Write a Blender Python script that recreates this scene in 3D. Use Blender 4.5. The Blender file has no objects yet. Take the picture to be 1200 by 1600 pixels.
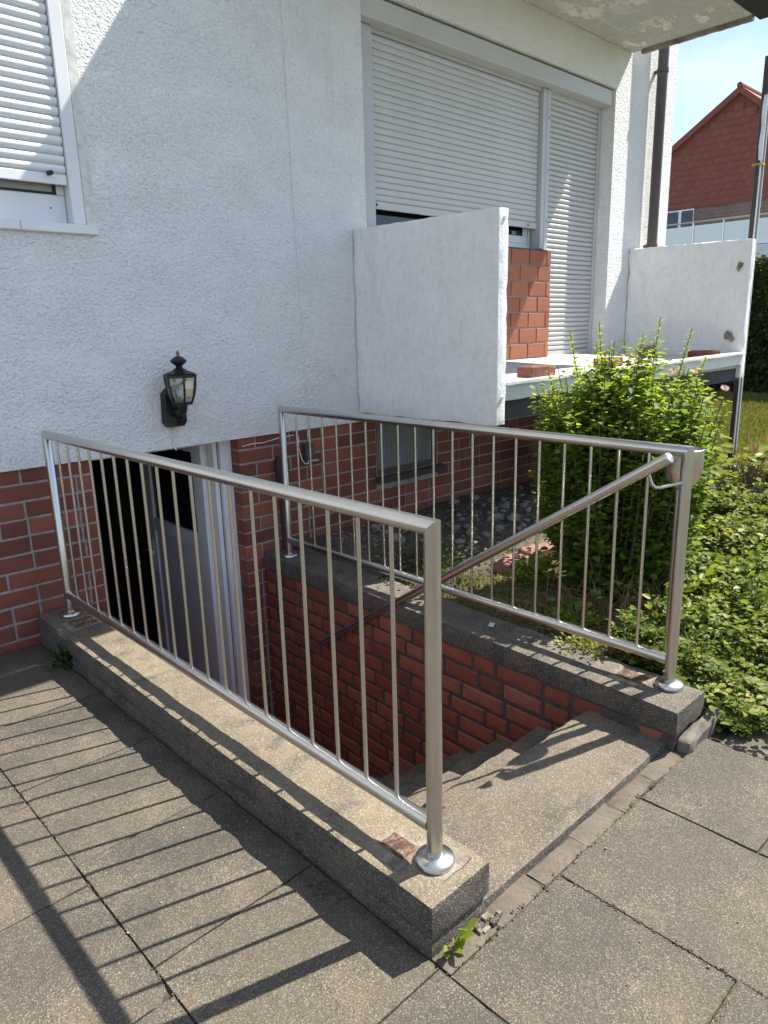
import bpy, bmesh, math, random
import numpy as np
from mathutils import Vector, Matrix, noise

random.seed(7)
rng = np.random.default_rng(11)
scene = bpy.context.scene
COL = scene.collection

# ------------------------------------------------------------------ camera
CAM = (-1.16972, -3.66394, 1.5)
YAW, PITCH, ROLL, FPX = map(float, (43.4571, 14.33283, -1.45525, 1124.446))
a, b, r = map(math.radians, (YAW, PITCH, ROLL))
fwd = Vector((math.sin(a) * math.cos(b), math.cos(a) * math.cos(b), -math.sin(b)))
rt0 = Vector((math.cos(a), -math.sin(a), 0))
up0 = rt0.cross(fwd)
rt = rt0 * math.cos(r) + up0 * math.sin(r)
up = up0 * math.cos(r) - rt0 * math.sin(r)
cd = bpy.data.cameras.new('camera')
cam = bpy.data.objects.new('camera', cd)
COL.objects.link(cam)
M = Matrix((rt, up, -fwd)).transposed().to_4x4()
M.translation = CAM
cam.matrix_world = M
cd.sensor_fit = 'VERTICAL'
cd.sensor_height = 24
cd.lens = 24 * FPX / 1600
cd.clip_start = 0.05
cd.clip_end = 2000
scene.camera = cam

# ------------------------------------------------------------------ light
LIGHT = Vector((-0.70, 0.206, -1.0))          # the way the sunlight travels
tosun = (-LIGHT).normalized()
SUN_EL = math.asin(tosun.z)
SUN_ROT = math.atan2(tosun.x, tosun.y)
world = bpy.data.worlds.new('World')
scene.world = world
world.use_nodes = True
wn = world.node_tree
wn.nodes.clear()
sky = wn.nodes.new('ShaderNodeTexSky')
sky.sky_type = 'NISHITA'
sky.sun_disc = False
sky.sun_elevation = SUN_EL
sky.sun_rotation = SUN_ROT
sky.dust_density = 0.2
sky.air_density = 0.85
sky.ozone_density = 2.2
# thin, even summer cloud over the whole sky
tc = wn.nodes.new('ShaderNodeTexCoord')
mp = wn.nodes.new('ShaderNodeMapping')
mp.inputs['Scale'].default_value = (2.0, 2.0, 5.0)
nz = wn.nodes.new('ShaderNodeTexNoise')
nz.inputs['Scale'].default_value = 1.6
nz.inputs['Detail'].default_value = 7
nz.inputs['Roughness'].default_value = 0.55
cr = wn.nodes.new('ShaderNodeValToRGB')
cr.color_ramp.elements[0].position = 0.36
cr.color_ramp.elements[0].color = (0.05, 0.05, 0.05, 1)
cr.color_ramp.elements[1].position = 0.68
cr.color_ramp.elements[1].color = (0.45, 0.45, 0.45, 1)
mx = wn.nodes.new('ShaderNodeMix')
mx.data_type = 'RGBA'
mx.inputs[7].default_value = (6.6, 6.5, 6.8, 1)
bg = wn.nodes.new('ShaderNodeBackground')
bg.inputs['Strength'].default_value = 0.104
wo = wn.nodes.new('ShaderNodeOutputWorld')
wn.links.new(tc.outputs['Generated'], mp.inputs['Vector'])
wn.links.new(mp.outputs['Vector'], nz.inputs['Vector'])
wn.links.new(nz.outputs['Fac'], cr.inputs['Fac'])
wn.links.new(cr.outputs['Color'], mx.inputs[0])
wn.links.new(sky.outputs['Color'], mx.inputs[6])
wn.links.new(mx.outputs[2], bg.inputs['Color'])
wn.links.new(bg.outputs['Background'], wo.inputs['Surface'])

sd = bpy.data.lights.new('sun', 'SUN')
sd.energy = 5.0
sd.angle = math.radians(0.5)
sd.color = (1.0, 0.95, 0.86)
sun = bpy.data.objects.new('sun', sd)
sun.rotation_euler = LIGHT.to_track_quat('-Z', 'Y').to_euler()
sun.location = (4, -3, 9)
COL.objects.link(sun)
vs = scene.view_settings
vs.view_transform = 'Standard'
vs.look = 'None'
vs.gamma = 1
vs.exposure = 1.16
vs.use_curve_mapping = False

# ------------------------------------------------------------------ materials
class N:
    """small helper around one material's node tree"""
    def __init__(self, name, rough=0.8, metal=0.0, spec=None):
        self.m = bpy.data.materials.new(name)
        self.m.use_nodes = True
        self.t = self.m.node_tree
        self.b = self.t.nodes['Principled BSDF']
        self.b.inputs['Roughness'].default_value = rough
        self.b.inputs['Metallic'].default_value = metal
        if spec is not None:
            self.b.inputs['Specular IOR Level'].default_value = spec
        self.c = self.t.nodes.new('ShaderNodeTexCoord')

    def n(self, typ, **kw):
        nd = self.t.nodes.new(typ)
        for k, v in kw.items():
            setattr(nd, k, v)
        return nd

    def link(self, o, i):
        self.t.links.new(o, i)

    def vec(self, scale=(1, 1, 1), obj=True):
        m = self.n('ShaderNodeMapping')
        m.inputs['Scale'].default_value = scale
        self.link(self.c.outputs['Object'], m.inputs['Vector'])
        return m.outputs['Vector']

    def noise(self, scale, detail=4, rough=0.55, stretch=(1, 1, 1), dist=0.0):
        nd = self.n('ShaderNodeTexNoise')
        nd.inputs['Scale'].default_value = scale
        nd.inputs['Detail'].default_value = detail
        nd.inputs['Roughness'].default_value = rough
        nd.inputs['Distortion'].default_value = dist
        self.link(self.vec(stretch), nd.inputs['Vector'])
        return nd.outputs['Fac']

    def voro(self, scale, stretch=(1, 1, 1), out='Distance'):
        nd = self.n('ShaderNodeTexVoronoi')
        nd.inputs['Scale'].default_value = scale
        self.link(self.vec(stretch), nd.inputs['Vector'])
        return nd.outputs[out]

    def ramp(self, fac, p0, p1, c0=(0, 0, 0), c1=(1, 1, 1)):
        nd = self.n('ShaderNodeValToRGB')
        e = nd.color_ramp.elements
        e[0].position, e[1].position = p0, p1
        e[0].color = (*c0, 1)
        e[1].color = (*c1, 1)
        self.link(fac, nd.inputs['Fac'])
        return nd.outputs['Color']

    def mix(self, fac, A, B, mode='MIX'):
        nd = self.n('ShaderNodeMix', data_type='RGBA', blend_type=mode)
        for i, v in ((0, fac), (6, A), (7, B)):
            if isinstance(v, (int, float)):
                nd.inputs[i].default_value = v
            elif isinstance(v, tuple):
                nd.inputs[i].default_value = (*v, 1)
            else:
                self.link(v, nd.inputs[i])
        return nd.outputs[2]

    def rand(self):
        return self.n('ShaderNodeObjectInfo').outputs['Random']

    def color(self, o):
        if isinstance(o, tuple):
            self.b.inputs['Base Color'].default_value = (*o, 1)
        else:
            self.link(o, self.b.inputs['Base Color'])

    def rough(self, o):
        self.link(o, self.b.inputs['Roughness'])

    def bump(self, h, dist=0.003, strength=1.0):
        nd = self.n('ShaderNodeBump')
        nd.inputs['Distance'].default_value = dist
        nd.inputs['Strength'].default_value = strength
        self.link(h, nd.inputs['Height'])
        prev = self.b.inputs['Normal']
        if prev.is_linked:
            self.link(prev.links[0].from_socket, nd.inputs['Normal'])
        self.link(nd.outputs['Normal'], prev)


def plain(name, col, rough=0.6, metal=0.0, var=0.12, scale=9):
    s = N(name, rough, metal)
    f = s.noise(scale, 5)
    s.color(s.mix(s.ramp(f, 0.3, 0.7), tuple(c * (1 - var) for c in col), tuple(min(1, c * (1 + var)) for c in col)))
    return s.m


MT = {}
# rough white render
s = N('rough_white_render', 0.9)
base = s.mix(s.ramp(s.noise(1.3, 6, 0.6), 0.3, 0.7), (0.86, 0.86, 0.85), (0.91, 0.91, 0.90))
dirt = s.ramp(s.noise(5.0, 7, 0.68, (1, 1, 0.5)), 0.60, 0.80, (0, 0, 0), (0.12, 0.12, 0.12))
base = s.mix(dirt, base, (0.52, 0.52, 0.49))
streak = s.mix(1.0, s.ramp(s.noise(9.0, 5, 0.6, (1, 1, 0.06)), 0.60, 0.74, (0, 0, 0), (0.32, 0.32, 0.32)), s.ramp(s.noise(0.9, 3), 0.45, 0.65), 'MULTIPLY')
base = s.mix(streak, base, (0.58, 0.57, 0.53))
base = s.mix(s.ramp(s.noise(72, 3, 0.55, (1, 1, 1.1), 0.25), 0.30, 0.44, (0.30, 0.30, 0.30), (0, 0, 0)), base, (0.56, 0.56, 0.54))  # low points of the bump darkened in colour, as shade in the pits
s.color(base)
amp = s.n('ShaderNodeMath', operation='MULTIPLY')
s.link(s.noise(72, 3, 0.55, (1, 1, 1.1), 0.25), amp.inputs[0])
s.link(s.ramp(s.noise(3.0, 4, 0.6, (1, 1, 1.8)), 0.30, 0.66, (0.75, 0.75, 0.75), (1.15, 1.15, 1.15)), amp.inputs[1])
s.bump(amp.outputs[0], 0.022, 1.0)
s.bump(s.noise(190, 3, 0.6), 0.004, 0.6)
MT['render'] = s.m
# smoother painted concrete
s = N('grey_washed_concrete', 0.85)
f = s.noise(3.2, 6, 0.62)
cc = s.mix(s.ramp(f, 0.32, 0.66), (0.80, 0.795, 0.78), (0.88, 0.875, 0.86))
cc = s.mix(s.ramp(s.noise(34, 6, 0.7, (1, 1, 0.45)), 0.46, 0.70, (0, 0, 0), (0.55, 0.55, 0.55)), cc, (0.64, 0.64, 0.63))
cc = s.mix(s.ramp(s.noise(40, 6, 0.7, (1, 0.4, 1)), 0.52, 0.72, (0, 0, 0), (0.7, 0.7, 0.7)), cc, (0.92, 0.92, 0.91))
cc = s.mix(s.ramp(s.noise(9, 7, 0.72), 0.56, 0.72, (0, 0, 0), (0.35, 0.35, 0.35)), cc, (0.58, 0.575, 0.56))
cc = s.mix(s.ramp(s.noise(2.0, 6, 0.7, (1, 1, 0.3)), 0.60, 0.75, (0, 0, 0), (0.4, 0.4, 0.4)), cc, (0.52, 0.51, 0.47))
s.color(cc)
s.bump(s.noise(60, 5, 0.65), 0.006, 0.8)
MT['panel'] = s.m
# balcony underside: flaking paint
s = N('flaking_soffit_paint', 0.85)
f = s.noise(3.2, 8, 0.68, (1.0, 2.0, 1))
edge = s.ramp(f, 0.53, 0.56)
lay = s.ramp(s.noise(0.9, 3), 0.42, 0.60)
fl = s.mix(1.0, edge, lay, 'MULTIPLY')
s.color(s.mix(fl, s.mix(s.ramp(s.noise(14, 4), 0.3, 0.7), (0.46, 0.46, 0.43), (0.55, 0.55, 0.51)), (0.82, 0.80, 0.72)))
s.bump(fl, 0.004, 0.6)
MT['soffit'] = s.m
# bricks
def brickmat(name, c0, c1, c2, soot=0.35):
    s = N(name, 0.82)
    rnd = s.rand()
    nd = s.n('ShaderNodeValToRGB')
    nd.color_ramp.elements[0].color = (*c0, 1)
    nd.color_ramp.elements[1].color = (*c2, 1)
    e = nd.color_ramp.elements.new(0.5)
    e.color = (*c1, 1)
    s.link(rnd, nd.inputs['Fac'])
    col = nd.outputs['Color']
    f = s.noise(16, 6, 0.65)
    col = s.mix(s.ramp(f, 0.42, 0.75, (0, 0, 0), (soot, soot, soot)), col, (0.055, 0.03, 0.025))
    g = s.noise(70, 4, 0.7)
    col = s.mix(s.ramp(g, 0.66, 0.80, (0, 0, 0), (0.3, 0.3, 0.3)), col, (0.42, 0.30, 0.25))
    s.color(col)
    s.bump(s.noise(45, 6, 0.65), 0.004, 0.8)
    return s.m
MT['brick'] = brickmat('red_clinker_brick', (0.150, 0.046, 0.031), (0.225, 0.064, 0.040), (0.30, 0.095, 0.058))
MT['brick_old'] = brickmat('worn_red_brick', (0.17, 0.046, 0.028), (0.27, 0.072, 0.040), (0.28, 0.10, 0.064), 0.6)
MT['brick_orange'] = brickmat('orange_clinker_brick', (0.26, 0.085, 0.05), (0.31, 0.105, 0.055), (0.36, 0.14, 0.07), 0.2)
def mortarmat(name, c0, c1):
    s = N(name, 0.95)
    s.color(s.mix(s.ramp(s.noise(30, 6, 0.65), 0.3, 0.7), c0, c1))
    s.bump(s.noise(140, 4, 0.7), 0.003, 0.8)
    return s.m
MT['mortar'] = mortarmat('pale_grey_mortar', (0.24, 0.22, 0.20), (0.38, 0.36, 0.33))
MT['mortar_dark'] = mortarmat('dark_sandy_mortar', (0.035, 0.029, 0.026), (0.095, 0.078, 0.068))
# cast concrete with exposed grit
def gritmat(name, c0, c1, stain, lichen, spk=0.5, st=(0.50, 0.68), li=(0.56, 0.72)):
    s = N(name, 0.92)
    col = s.mix(s.ramp(s.noise(3.0, 6, 0.6), 0.32, 0.68), c0, c1)
    col = s.mix(s.ramp(s.noise(7.0, 7, 0.68), st[0], st[1], (0, 0, 0), (0.75, 0.75, 0.75)), col, stain)
    col = s.mix(s.ramp(s.noise(5.0, 6, 0.62, (1.3, 1.3, 1.3), 0.3), li[0], li[1], (0, 0, 0), (0.6, 0.6, 0.6)), col, lichen)
    v = s.voro(330, (1, 1, 1), 'Color')
    sep = s.n('ShaderNodeSeparateColor')
    s.link(v, sep.inputs['Color'])
    col = s.mix(s.ramp(sep.outputs[0], 0.72, 0.97, (0, 0, 0), (spk, spk, spk)), col, (0.62, 0.58, 0.52))
    col = s.mix(s.ramp(sep.outputs[1], 0.66, 0.95, (0, 0, 0), (spk * 1.1,) * 3), col, (0.035, 0.032, 0.03))
    col = s.mix(s.ramp(s.noise(320, 2, 0.6), 0.35, 0.75, (0.35, 0.35, 0.35), (0, 0, 0)), col, (0.05, 0.045, 0.04))
    s.color(col)
    s.bump(s.voro(330), 0.002, 0.6)
    s.bump(s.noise(28, 6, 0.65), 0.010, 0.5)
    return s.m
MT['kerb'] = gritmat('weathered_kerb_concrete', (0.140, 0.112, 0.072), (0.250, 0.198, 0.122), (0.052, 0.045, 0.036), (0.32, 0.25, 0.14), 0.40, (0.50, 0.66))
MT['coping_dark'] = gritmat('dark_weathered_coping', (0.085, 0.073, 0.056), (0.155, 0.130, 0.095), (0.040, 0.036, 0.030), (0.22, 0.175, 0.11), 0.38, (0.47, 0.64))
MT['kerb_side'] = gritmat('dark_kerb_side', (0.065, 0.056, 0.044), (0.125, 0.103, 0.075), (0.028, 0.025, 0.021), (0.17, 0.13, 0.075), 0.35, (0.44, 0.60), (0.60, 0.74))  # darker than the top mixes, mainly for the steep faces
MT['step'] = gritmat('worn_step_concrete', (0.108, 0.087, 0.060), (0.180, 0.142, 0.094), (0.050, 0.044, 0.034), (0.235, 0.178, 0.105), 0.35, (0.49, 0.68))
def pavemat(tint=(1, 1, 1)):
    s = N('exposed_aggregate_paving', 0.9)
    rnd = s.rand()
    k = lambda *c: tuple(a_ * b_ for a_, b_ in zip(c, tint))
    tone = s.mix(s.ramp(rnd, 0.1, 0.9), k(0.050, 0.045, 0.036), k(0.088, 0.074, 0.054))
    col = s.mix(s.ramp(s.noise(2.1, 7, 0.65), 0.40, 0.66), tone, k(0.112, 0.090, 0.062))
    col = s.mix(s.ramp(s.noise(5.5, 7, 0.7), 0.50, 0.70, (0, 0, 0), (0.7, 0.7, 0.7)), col, k(0.042, 0.040, 0.035))
    col = s.mix(s.ramp(s.noise(3.4, 6, 0.65, (1.2, 1.2, 1), 0.4), 0.57, 0.70, (0, 0, 0), (0.6, 0.6, 0.6)), col, k(0.195, 0.145, 0.095))
    col = s.mix(s.ramp(s.noise(1.4, 7, 0.72, (1, 1, 1), 0.6), 0.60, 0.70, (0, 0, 0), (0.55, 0.55, 0.55)), col, k(0.185, 0.162, 0.125))
    v = s.voro(400, (1, 1, 1), 'Color')
    sep = s.n('ShaderNodeSeparateColor')
    s.link(v, sep.inputs['Color'])
    dens = s.ramp(s.noise(4.0, 4, 0.6), 0.3, 0.7, (0.25, 0.25, 0.25), (0.75, 0.75, 0.75))
    w = s.mix(1.0, s.ramp(sep.outputs[0], 0.72, 0.98), dens, 'MULTIPLY')
    col = s.mix(w, col, (0.33, 0.30, 0.24))
    col = s.mix(s.ramp(sep.outputs[1], 0.58, 0.95, (0, 0, 0), (0.65,) * 3), col, (0.022, 0.020, 0.018))
    col = s.mix(s.ramp(s.noise(13, 5, 0.6), 0.74, 0.80, (0, 0, 0), (0.5, 0.5, 0.5)), col, (0.42, 0.39, 0.34))
    col = s.mix(s.ramp(s.noise(17, 5, 0.6, (1.1, 1, 1)), 0.75, 0.81, (0, 0, 0), (0.6, 0.6, 0.6)), col, (0.022, 0.022, 0.020))
    s.color(col)
    s.bump(s.voro(400), 0.0016, 0.5)
    s.bump(s.noise(24, 5, 0.6), 0.006, 0.35)
    return s.m
MT['pave'] = pavemat()
s = N('edging_clay_paver', 0.92)
cc = s.mix(s.rand(), (0.088, 0.068, 0.052), (0.125, 0.098, 0.074))
cc = s.mix(s.ramp(s.noise(12, 7, 0.7), 0.38, 0.66), cc, (0.185, 0.155, 0.115))
cc = s.mix(s.ramp(s.noise(25, 6, 0.7), 0.56, 0.70, (0, 0, 0), (0.75, 0.75, 0.75)), cc, (0.045, 0.038, 0.03))
cc = s.mix(s.ramp(s.noise(330, 3, 0.6), 0.35, 0.65, (0.4, 0.4, 0.4), (0, 0, 0)), cc, (0.04, 0.035, 0.03))
s.color(cc)
s.bump(s.noise(60, 6, 0.7), 0.006, 0.9)
MT['edging'] = s.m
# metals and plastics
s = N('brushed_stainless_steel', 0.27, 1.0)
s.color(s.mix(s.ramp(s.noise(6, 4), 0.3, 0.7), (0.56, 0.55, 0.525), (0.62, 0.61, 0.585)))
MT['steel'] = s.m
MT['white_plastic'] = plain('white_window_plastic', (0.74, 0.75, 0.76), 0.38, 0, 0.05, 4)
MT['slat'] = plain('balcony_shaded_slat', (0.50, 0.50, 0.49), 0.42, 0, 0.05, 3)  # base grey lowered to carry the shade under the balcony
MT['slat_white'] = plain('white_shutter_slat', (0.76, 0.77, 0.785), 0.38, 0, 0.04, 3)
MT['alu'] = plain('pale_aluminium_trim', (0.47, 0.48, 0.49), 0.45, 0.0, 0.06, 4)
MT['black'] = plain('black_painted_metal', (0.012, 0.012, 0.014), 0.42, 0, 0.3, 30)
MT['rubber'] = plain('black_rubber', (0.015, 0.015, 0.015), 0.6)
MT['brown_pipe'] = plain('dark_brown_downpipe', (0.070, 0.060, 0.055), 0.5, 0, 0.15, 5)
MT['gutter'] = plain('dark_slate_gutter', (0.035, 0.035, 0.045), 0.35, 0, 0.2, 5)
MT['terrace_white'] = plain('weathered_white_fascia', (0.66, 0.66, 0.63), 0.7, 0, 0.10, 6)
MT['terrace_floor'] = plain('pale_terrace_floor', (0.52, 0.51, 0.49), 0.8, 0, 0.14, 7)
MT['patch_grey'] = plain('grey_smoothed_render', (0.66, 0.65, 0.61), 0.9, 0, 0.18, 30)
MT['drip'] = plain('stained_drip_edge', (0.24, 0.215, 0.18), 0.9, 0, 0.5, 12)
MT['bed_brick'] = plain('faded_edging_brick', (0.235, 0.125, 0.095), 0.9, 0, 0.3, 16)
MT['underside_shade'] = plain('shade_dark_underside', (0.050, 0.052, 0.056), 0.8, 0, 0.2, 6)  # dark colour stands for the shade under the terrace slab
MT['door_grey'] = plain('grey_door_leaf', (0.66, 0.665, 0.69), 0.5, 0, 0.06, 3)
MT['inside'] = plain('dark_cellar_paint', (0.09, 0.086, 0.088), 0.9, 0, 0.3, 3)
MT['dark_rod'] = plain('dark_red_brown_rod', (0.035, 0.016, 0.013), 0.6, 0, 0.2, 6)
MT['cable'] = plain('off_white_cable', (0.72, 0.72, 0.70), 0.6)
MT['box_grey'] = plain('dark_grey_plastic', (0.055, 0.05, 0.055), 0.55)
MT['wood_old'] = plain('weathered_grey_timber', (0.13, 0.112, 0.092), 0.9, 0, 0.4, 22)
s = N('dark_window_glass', 0.03, 0.0)
s.color((0.012, 0.014, 0.016))
s.b.inputs['Specular IOR Level'].default_value = 0.6
MT['glass_dark'] = s.m
s = N('clear_lantern_glass', 0.12)
s.color((0.80, 0.80, 0.76))
s.b.inputs['Transmission Weight'].default_value = 0.85
MT['glass_clear'] = s.m
s = N('frosted_balustrade_glass', 0.4)
s.color((0.72, 0.80, 0.82))
MT['frost'] = s.m
s = N('rusty_iron', 0.92)
f = s.noise(30, 7, 0.72)
cc = s.mix(s.ramp(f, 0.40, 0.64), (0.052, 0.026, 0.017), (0.15, 0.070, 0.040))
cc = s.mix(s.ramp(s.noise(48, 6, 0.7, (1, 1.2, 1)), 0.50, 0.62), cc, (0.20, 0.16, 0.115))
s.color(cc)
s.bump(f, 0.008)
MT['rust'] = s.m
MT['patch'] = plain('pale_mortar_patch', (0.23, 0.195, 0.15), 0.9, 0, 0.4, 35)
s = N('crumbled_mortar_bed', 0.93)
cc = s.mix(s.ramp(s.noise(22, 7, 0.7), 0.36, 0.64), (0.13, 0.105, 0.075), (0.31, 0.27, 0.215))
cc = s.mix(s.ramp(s.noise(35, 6, 0.7, (1.3, 1, 1)), 0.56, 0.70, (0, 0, 0), (0.8, 0.8, 0.8)), cc, (0.13, 0.065, 0.04))
s.color(cc)
s.bump(s.noise(50, 6, 0.7), 0.008)
MT['bed'] = s.m
# soil, stone, plants
s = N('dry_garden_soil', 0.98)
s.color(s.mix(s.ramp(s.noise(9, 8, 0.7), 0.3, 0.7), (0.055, 0.042, 0.03), (0.15, 0.12, 0.085)))
s.bump(s.noise(40, 7, 0.7), 0.02, 1.0)
MT['soil'] = s.m
s = N('joint_dirt', 0.98)
s.color(s.mix(s.ramp(s.noise(40, 5, 0.7), 0.35, 0.7), (0.030, 0.026, 0.020), (0.095, 0.08, 0.058)))
MT['dirt'] = s.m
s = N('field_ground', 0.98)
s.color(s.mix(s.ramp(s.noise(0.6, 8, 0.7), 0.35, 0.7), (0.06, 0.075, 0.025), (0.12, 0.115, 0.05)))
MT['field'] = s.m
s = N('rubble_stone', 0.92)
s.color(s.mix(s.ramp(s.noise(25, 5), 0.3, 0.7), s.mix(s.rand(), (0.16, 0.145, 0.125), (0.40, 0.37, 0.32)), (0.32, 0.29, 0.25)))
s.bump(s.noise(60, 5), 0.004)
MT['stone'] = s.m
MT['bag'] = plain('black_plastic_bag', (0.010, 0.011, 0.013), 0.32, 0, 0.2, 20)

def leafmat(name, stops, trans=0.35, rough=0.42):
    s = N(name, rough, 0.0, 0.22)
    at = s.n('ShaderNodeAttribute', attribute_name='tint')
    nd = s.n('ShaderNodeValToRGB')
    e = nd.color_ramp.elements
    e[0].position, e[0].color = stops[0][0], (*stops[0][1], 1)
    e[1].position, e[1].color = stops[-1][0], (*stops[-1][1], 1)
    for p, c in stops[1:-1]:
        k = e.new(p)
        k.color = (*c, 1)
    s.link(at.outputs['Fac'], nd.inputs['Fac'])
    s.color(nd.outputs['Color'])
    tr = s.n('ShaderNodeBsdfTranslucent')
    hs = s.mix(1.0, nd.outputs['Color'], (1.5, 1.45, 0.6), 'MULTIPLY')
    s.link(hs, tr.inputs['Color'])
    ms = s.n('ShaderNodeMixShader')
    ms.inputs[0].default_value = trans
    out = s.t.nodes['Material Output']
    s.link(s.b.outputs[0], ms.inputs[1])
    s.link(tr.outputs[0], ms.inputs[2])
    s.link(ms.outputs[0], out.inputs['Surface'])
    return s.m
MT['leaf_shrub'] = leafmat('shrub_leaf', [(0, (0.075, 0.125, 0.020)), (0.5, (0.135, 0.215, 0.034)), (1, (0.28, 0.34, 0.06))], 0.55, 0.5)
MT['leaf_cover'] = leafmat('ground_cover_leaf', [(0, (0.055, 0.088, 0.020)), (0.45, (0.115, 0.160, 0.034)), (0.78, (0.20, 0.225, 0.050)), (1, (0.34, 0.31, 0.085))], 0.36, 0.5)
MT['leaf_broad'] = leafmat('broad_yellow_green_leaf', [(0, (0.09, 0.15, 0.02)), (1, (0.24, 0.27, 0.035))], 0.4)
MT['leaf_hedge'] = leafmat('hedge_leaf', [(0, (0.016, 0.032, 0.010)), (0.7, (0.035, 0.062, 0.016)), (1, (0.075, 0.11, 0.025))], 0.2)
MT['grass'] = leafmat('lawn_blade', [(0, (0.075, 0.095, 0.022)), (0.6, (0.13, 0.14, 0.035)), (1, (0.26, 0.22, 0.085))], 0.35, 0.6)
MT['moss'] = leafmat('moss_blade', [(0, (0.08, 0.10, 0.02)), (0.6, (0.19, 0.20, 0.045)), (1, (0.34, 0.29, 0.09))], 0.3, 0.7)
MT['straw'] = leafmat('dry_straw', [(0, (0.20, 0.15, 0.08)), (1, (0.36, 0.28, 0.16))], 0.2, 0.7)
MT['petal'] = leafmat('pink_petal', [(0, (0.52, 0.30, 0.50)), (1, (0.68, 0.50, 0.66))], 0.45, 0.6)
MT['twig'] = plain('grey_brown_twig', (0.10, 0.075, 0.05), 0.85, 0, 0.3, 30)
# far house
s = N('red_gable_tile', 0.85)
s.color(s.mix(s.ramp(s.noise(2.5, 5), 0.3, 0.7), s.mix(s.rand(), (0.20, 0.062, 0.042), (0.27, 0.085, 0.055)), (0.17, 0.058, 0.042)))
MT['tile'] = s.m
s = N('brown_far_brick', 0.9)
bt = s.n('ShaderNodeTexBrick')
mpp = s.n('ShaderNodeMapping')
mpp.inputs['Rotation'].default_value = (0, math.pi / 2, math.pi / 2)
s.link(s.c.outputs['Object'], mpp.inputs['Vector'])
s.link(mpp.outputs['Vector'], bt.inputs['Vector'])
bt.inputs['Color1'].default_value = (0.15, 0.095, 0.075, 1)
bt.inputs['Color2'].default_value = (0.20, 0.13, 0.10, 1)
bt.inputs['Mortar'].default_value = (0.19, 0.17, 0.15, 1)
bt.inputs['Scale'].default_value = 2.2
s.color(bt.outputs['Color'])
MT['far_brick'] = s.m
MT['far_wall'] = plain('pale_far_render', (0.62, 0.63, 0.66), 0.85)

# ------------------------------------------------------------------ mesh helpers
WL = {None: Vector((0, 0, 0))}

def link(o, parent=None, origin=None):
    COL.objects.link(o)
    og = Vector(origin) if origin is not None else WL[parent].copy()
    if parent is not None:
        o.parent = parent
    o.location = og - WL[parent]
    WL[o] = og
    return o

def thing(name, loc, label=None, cat=None, group=None, kind=None):
    o = bpy.data.objects.new(name, None)
    o.empty_display_size = 0.1
    link(o, None, loc)
    tag(o, label, cat, group, kind)
    return o

def tag(o, label=None, cat=None, group=None, kind=None):
    if label: o['label'] = label
    if cat: o['category'] = cat
    if group: o['group'] = group
    if kind: o['kind'] = kind
    return o

def from_np(name, V, F, mat, parent=None, origin=None, smooth=False, tint=None, angle=None):
    """V (n,3) world coordinates, F (m,k) faces of one size"""
    og = Vector(origin) if origin is not None else WL[parent].copy()
    me = bpy.data.meshes.new(name)
    V = np.asarray(V, dtype=np.float32) - np.array(og, dtype=np.float32)
    F = np.asarray(F, dtype=np.int32)
    k = F.shape[1]
    me.vertices.add(len(V)); me.vertices.foreach_set('co', V.ravel())
    me.loops.add(F.size); me.loops.foreach_set('vertex_index', F.ravel())
    me.polygons.add(len(F)); me.polygons.foreach_set('loop_start', np.arange(0, F.size, k, dtype=np.int32))
    me.update(calc_edges=True)
    if tint is not None:
        at = me.attributes.new('tint', 'FLOAT', 'POINT')
        at.data.foreach_set('value', np.asarray(tint, dtype=np.float32))
    me.materials.append(mat)
    if smooth:
        me.shade_smooth()
        if angle: me.set_sharp_from_angle(angle=math.radians(angle))
    o = bpy.data.objects.new(name, me)
    return link(o, parent, og)

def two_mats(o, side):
    """steep faces of cast concrete get a second material, darker than the top"""
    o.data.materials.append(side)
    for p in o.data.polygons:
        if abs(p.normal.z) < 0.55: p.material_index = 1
    return o

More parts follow.
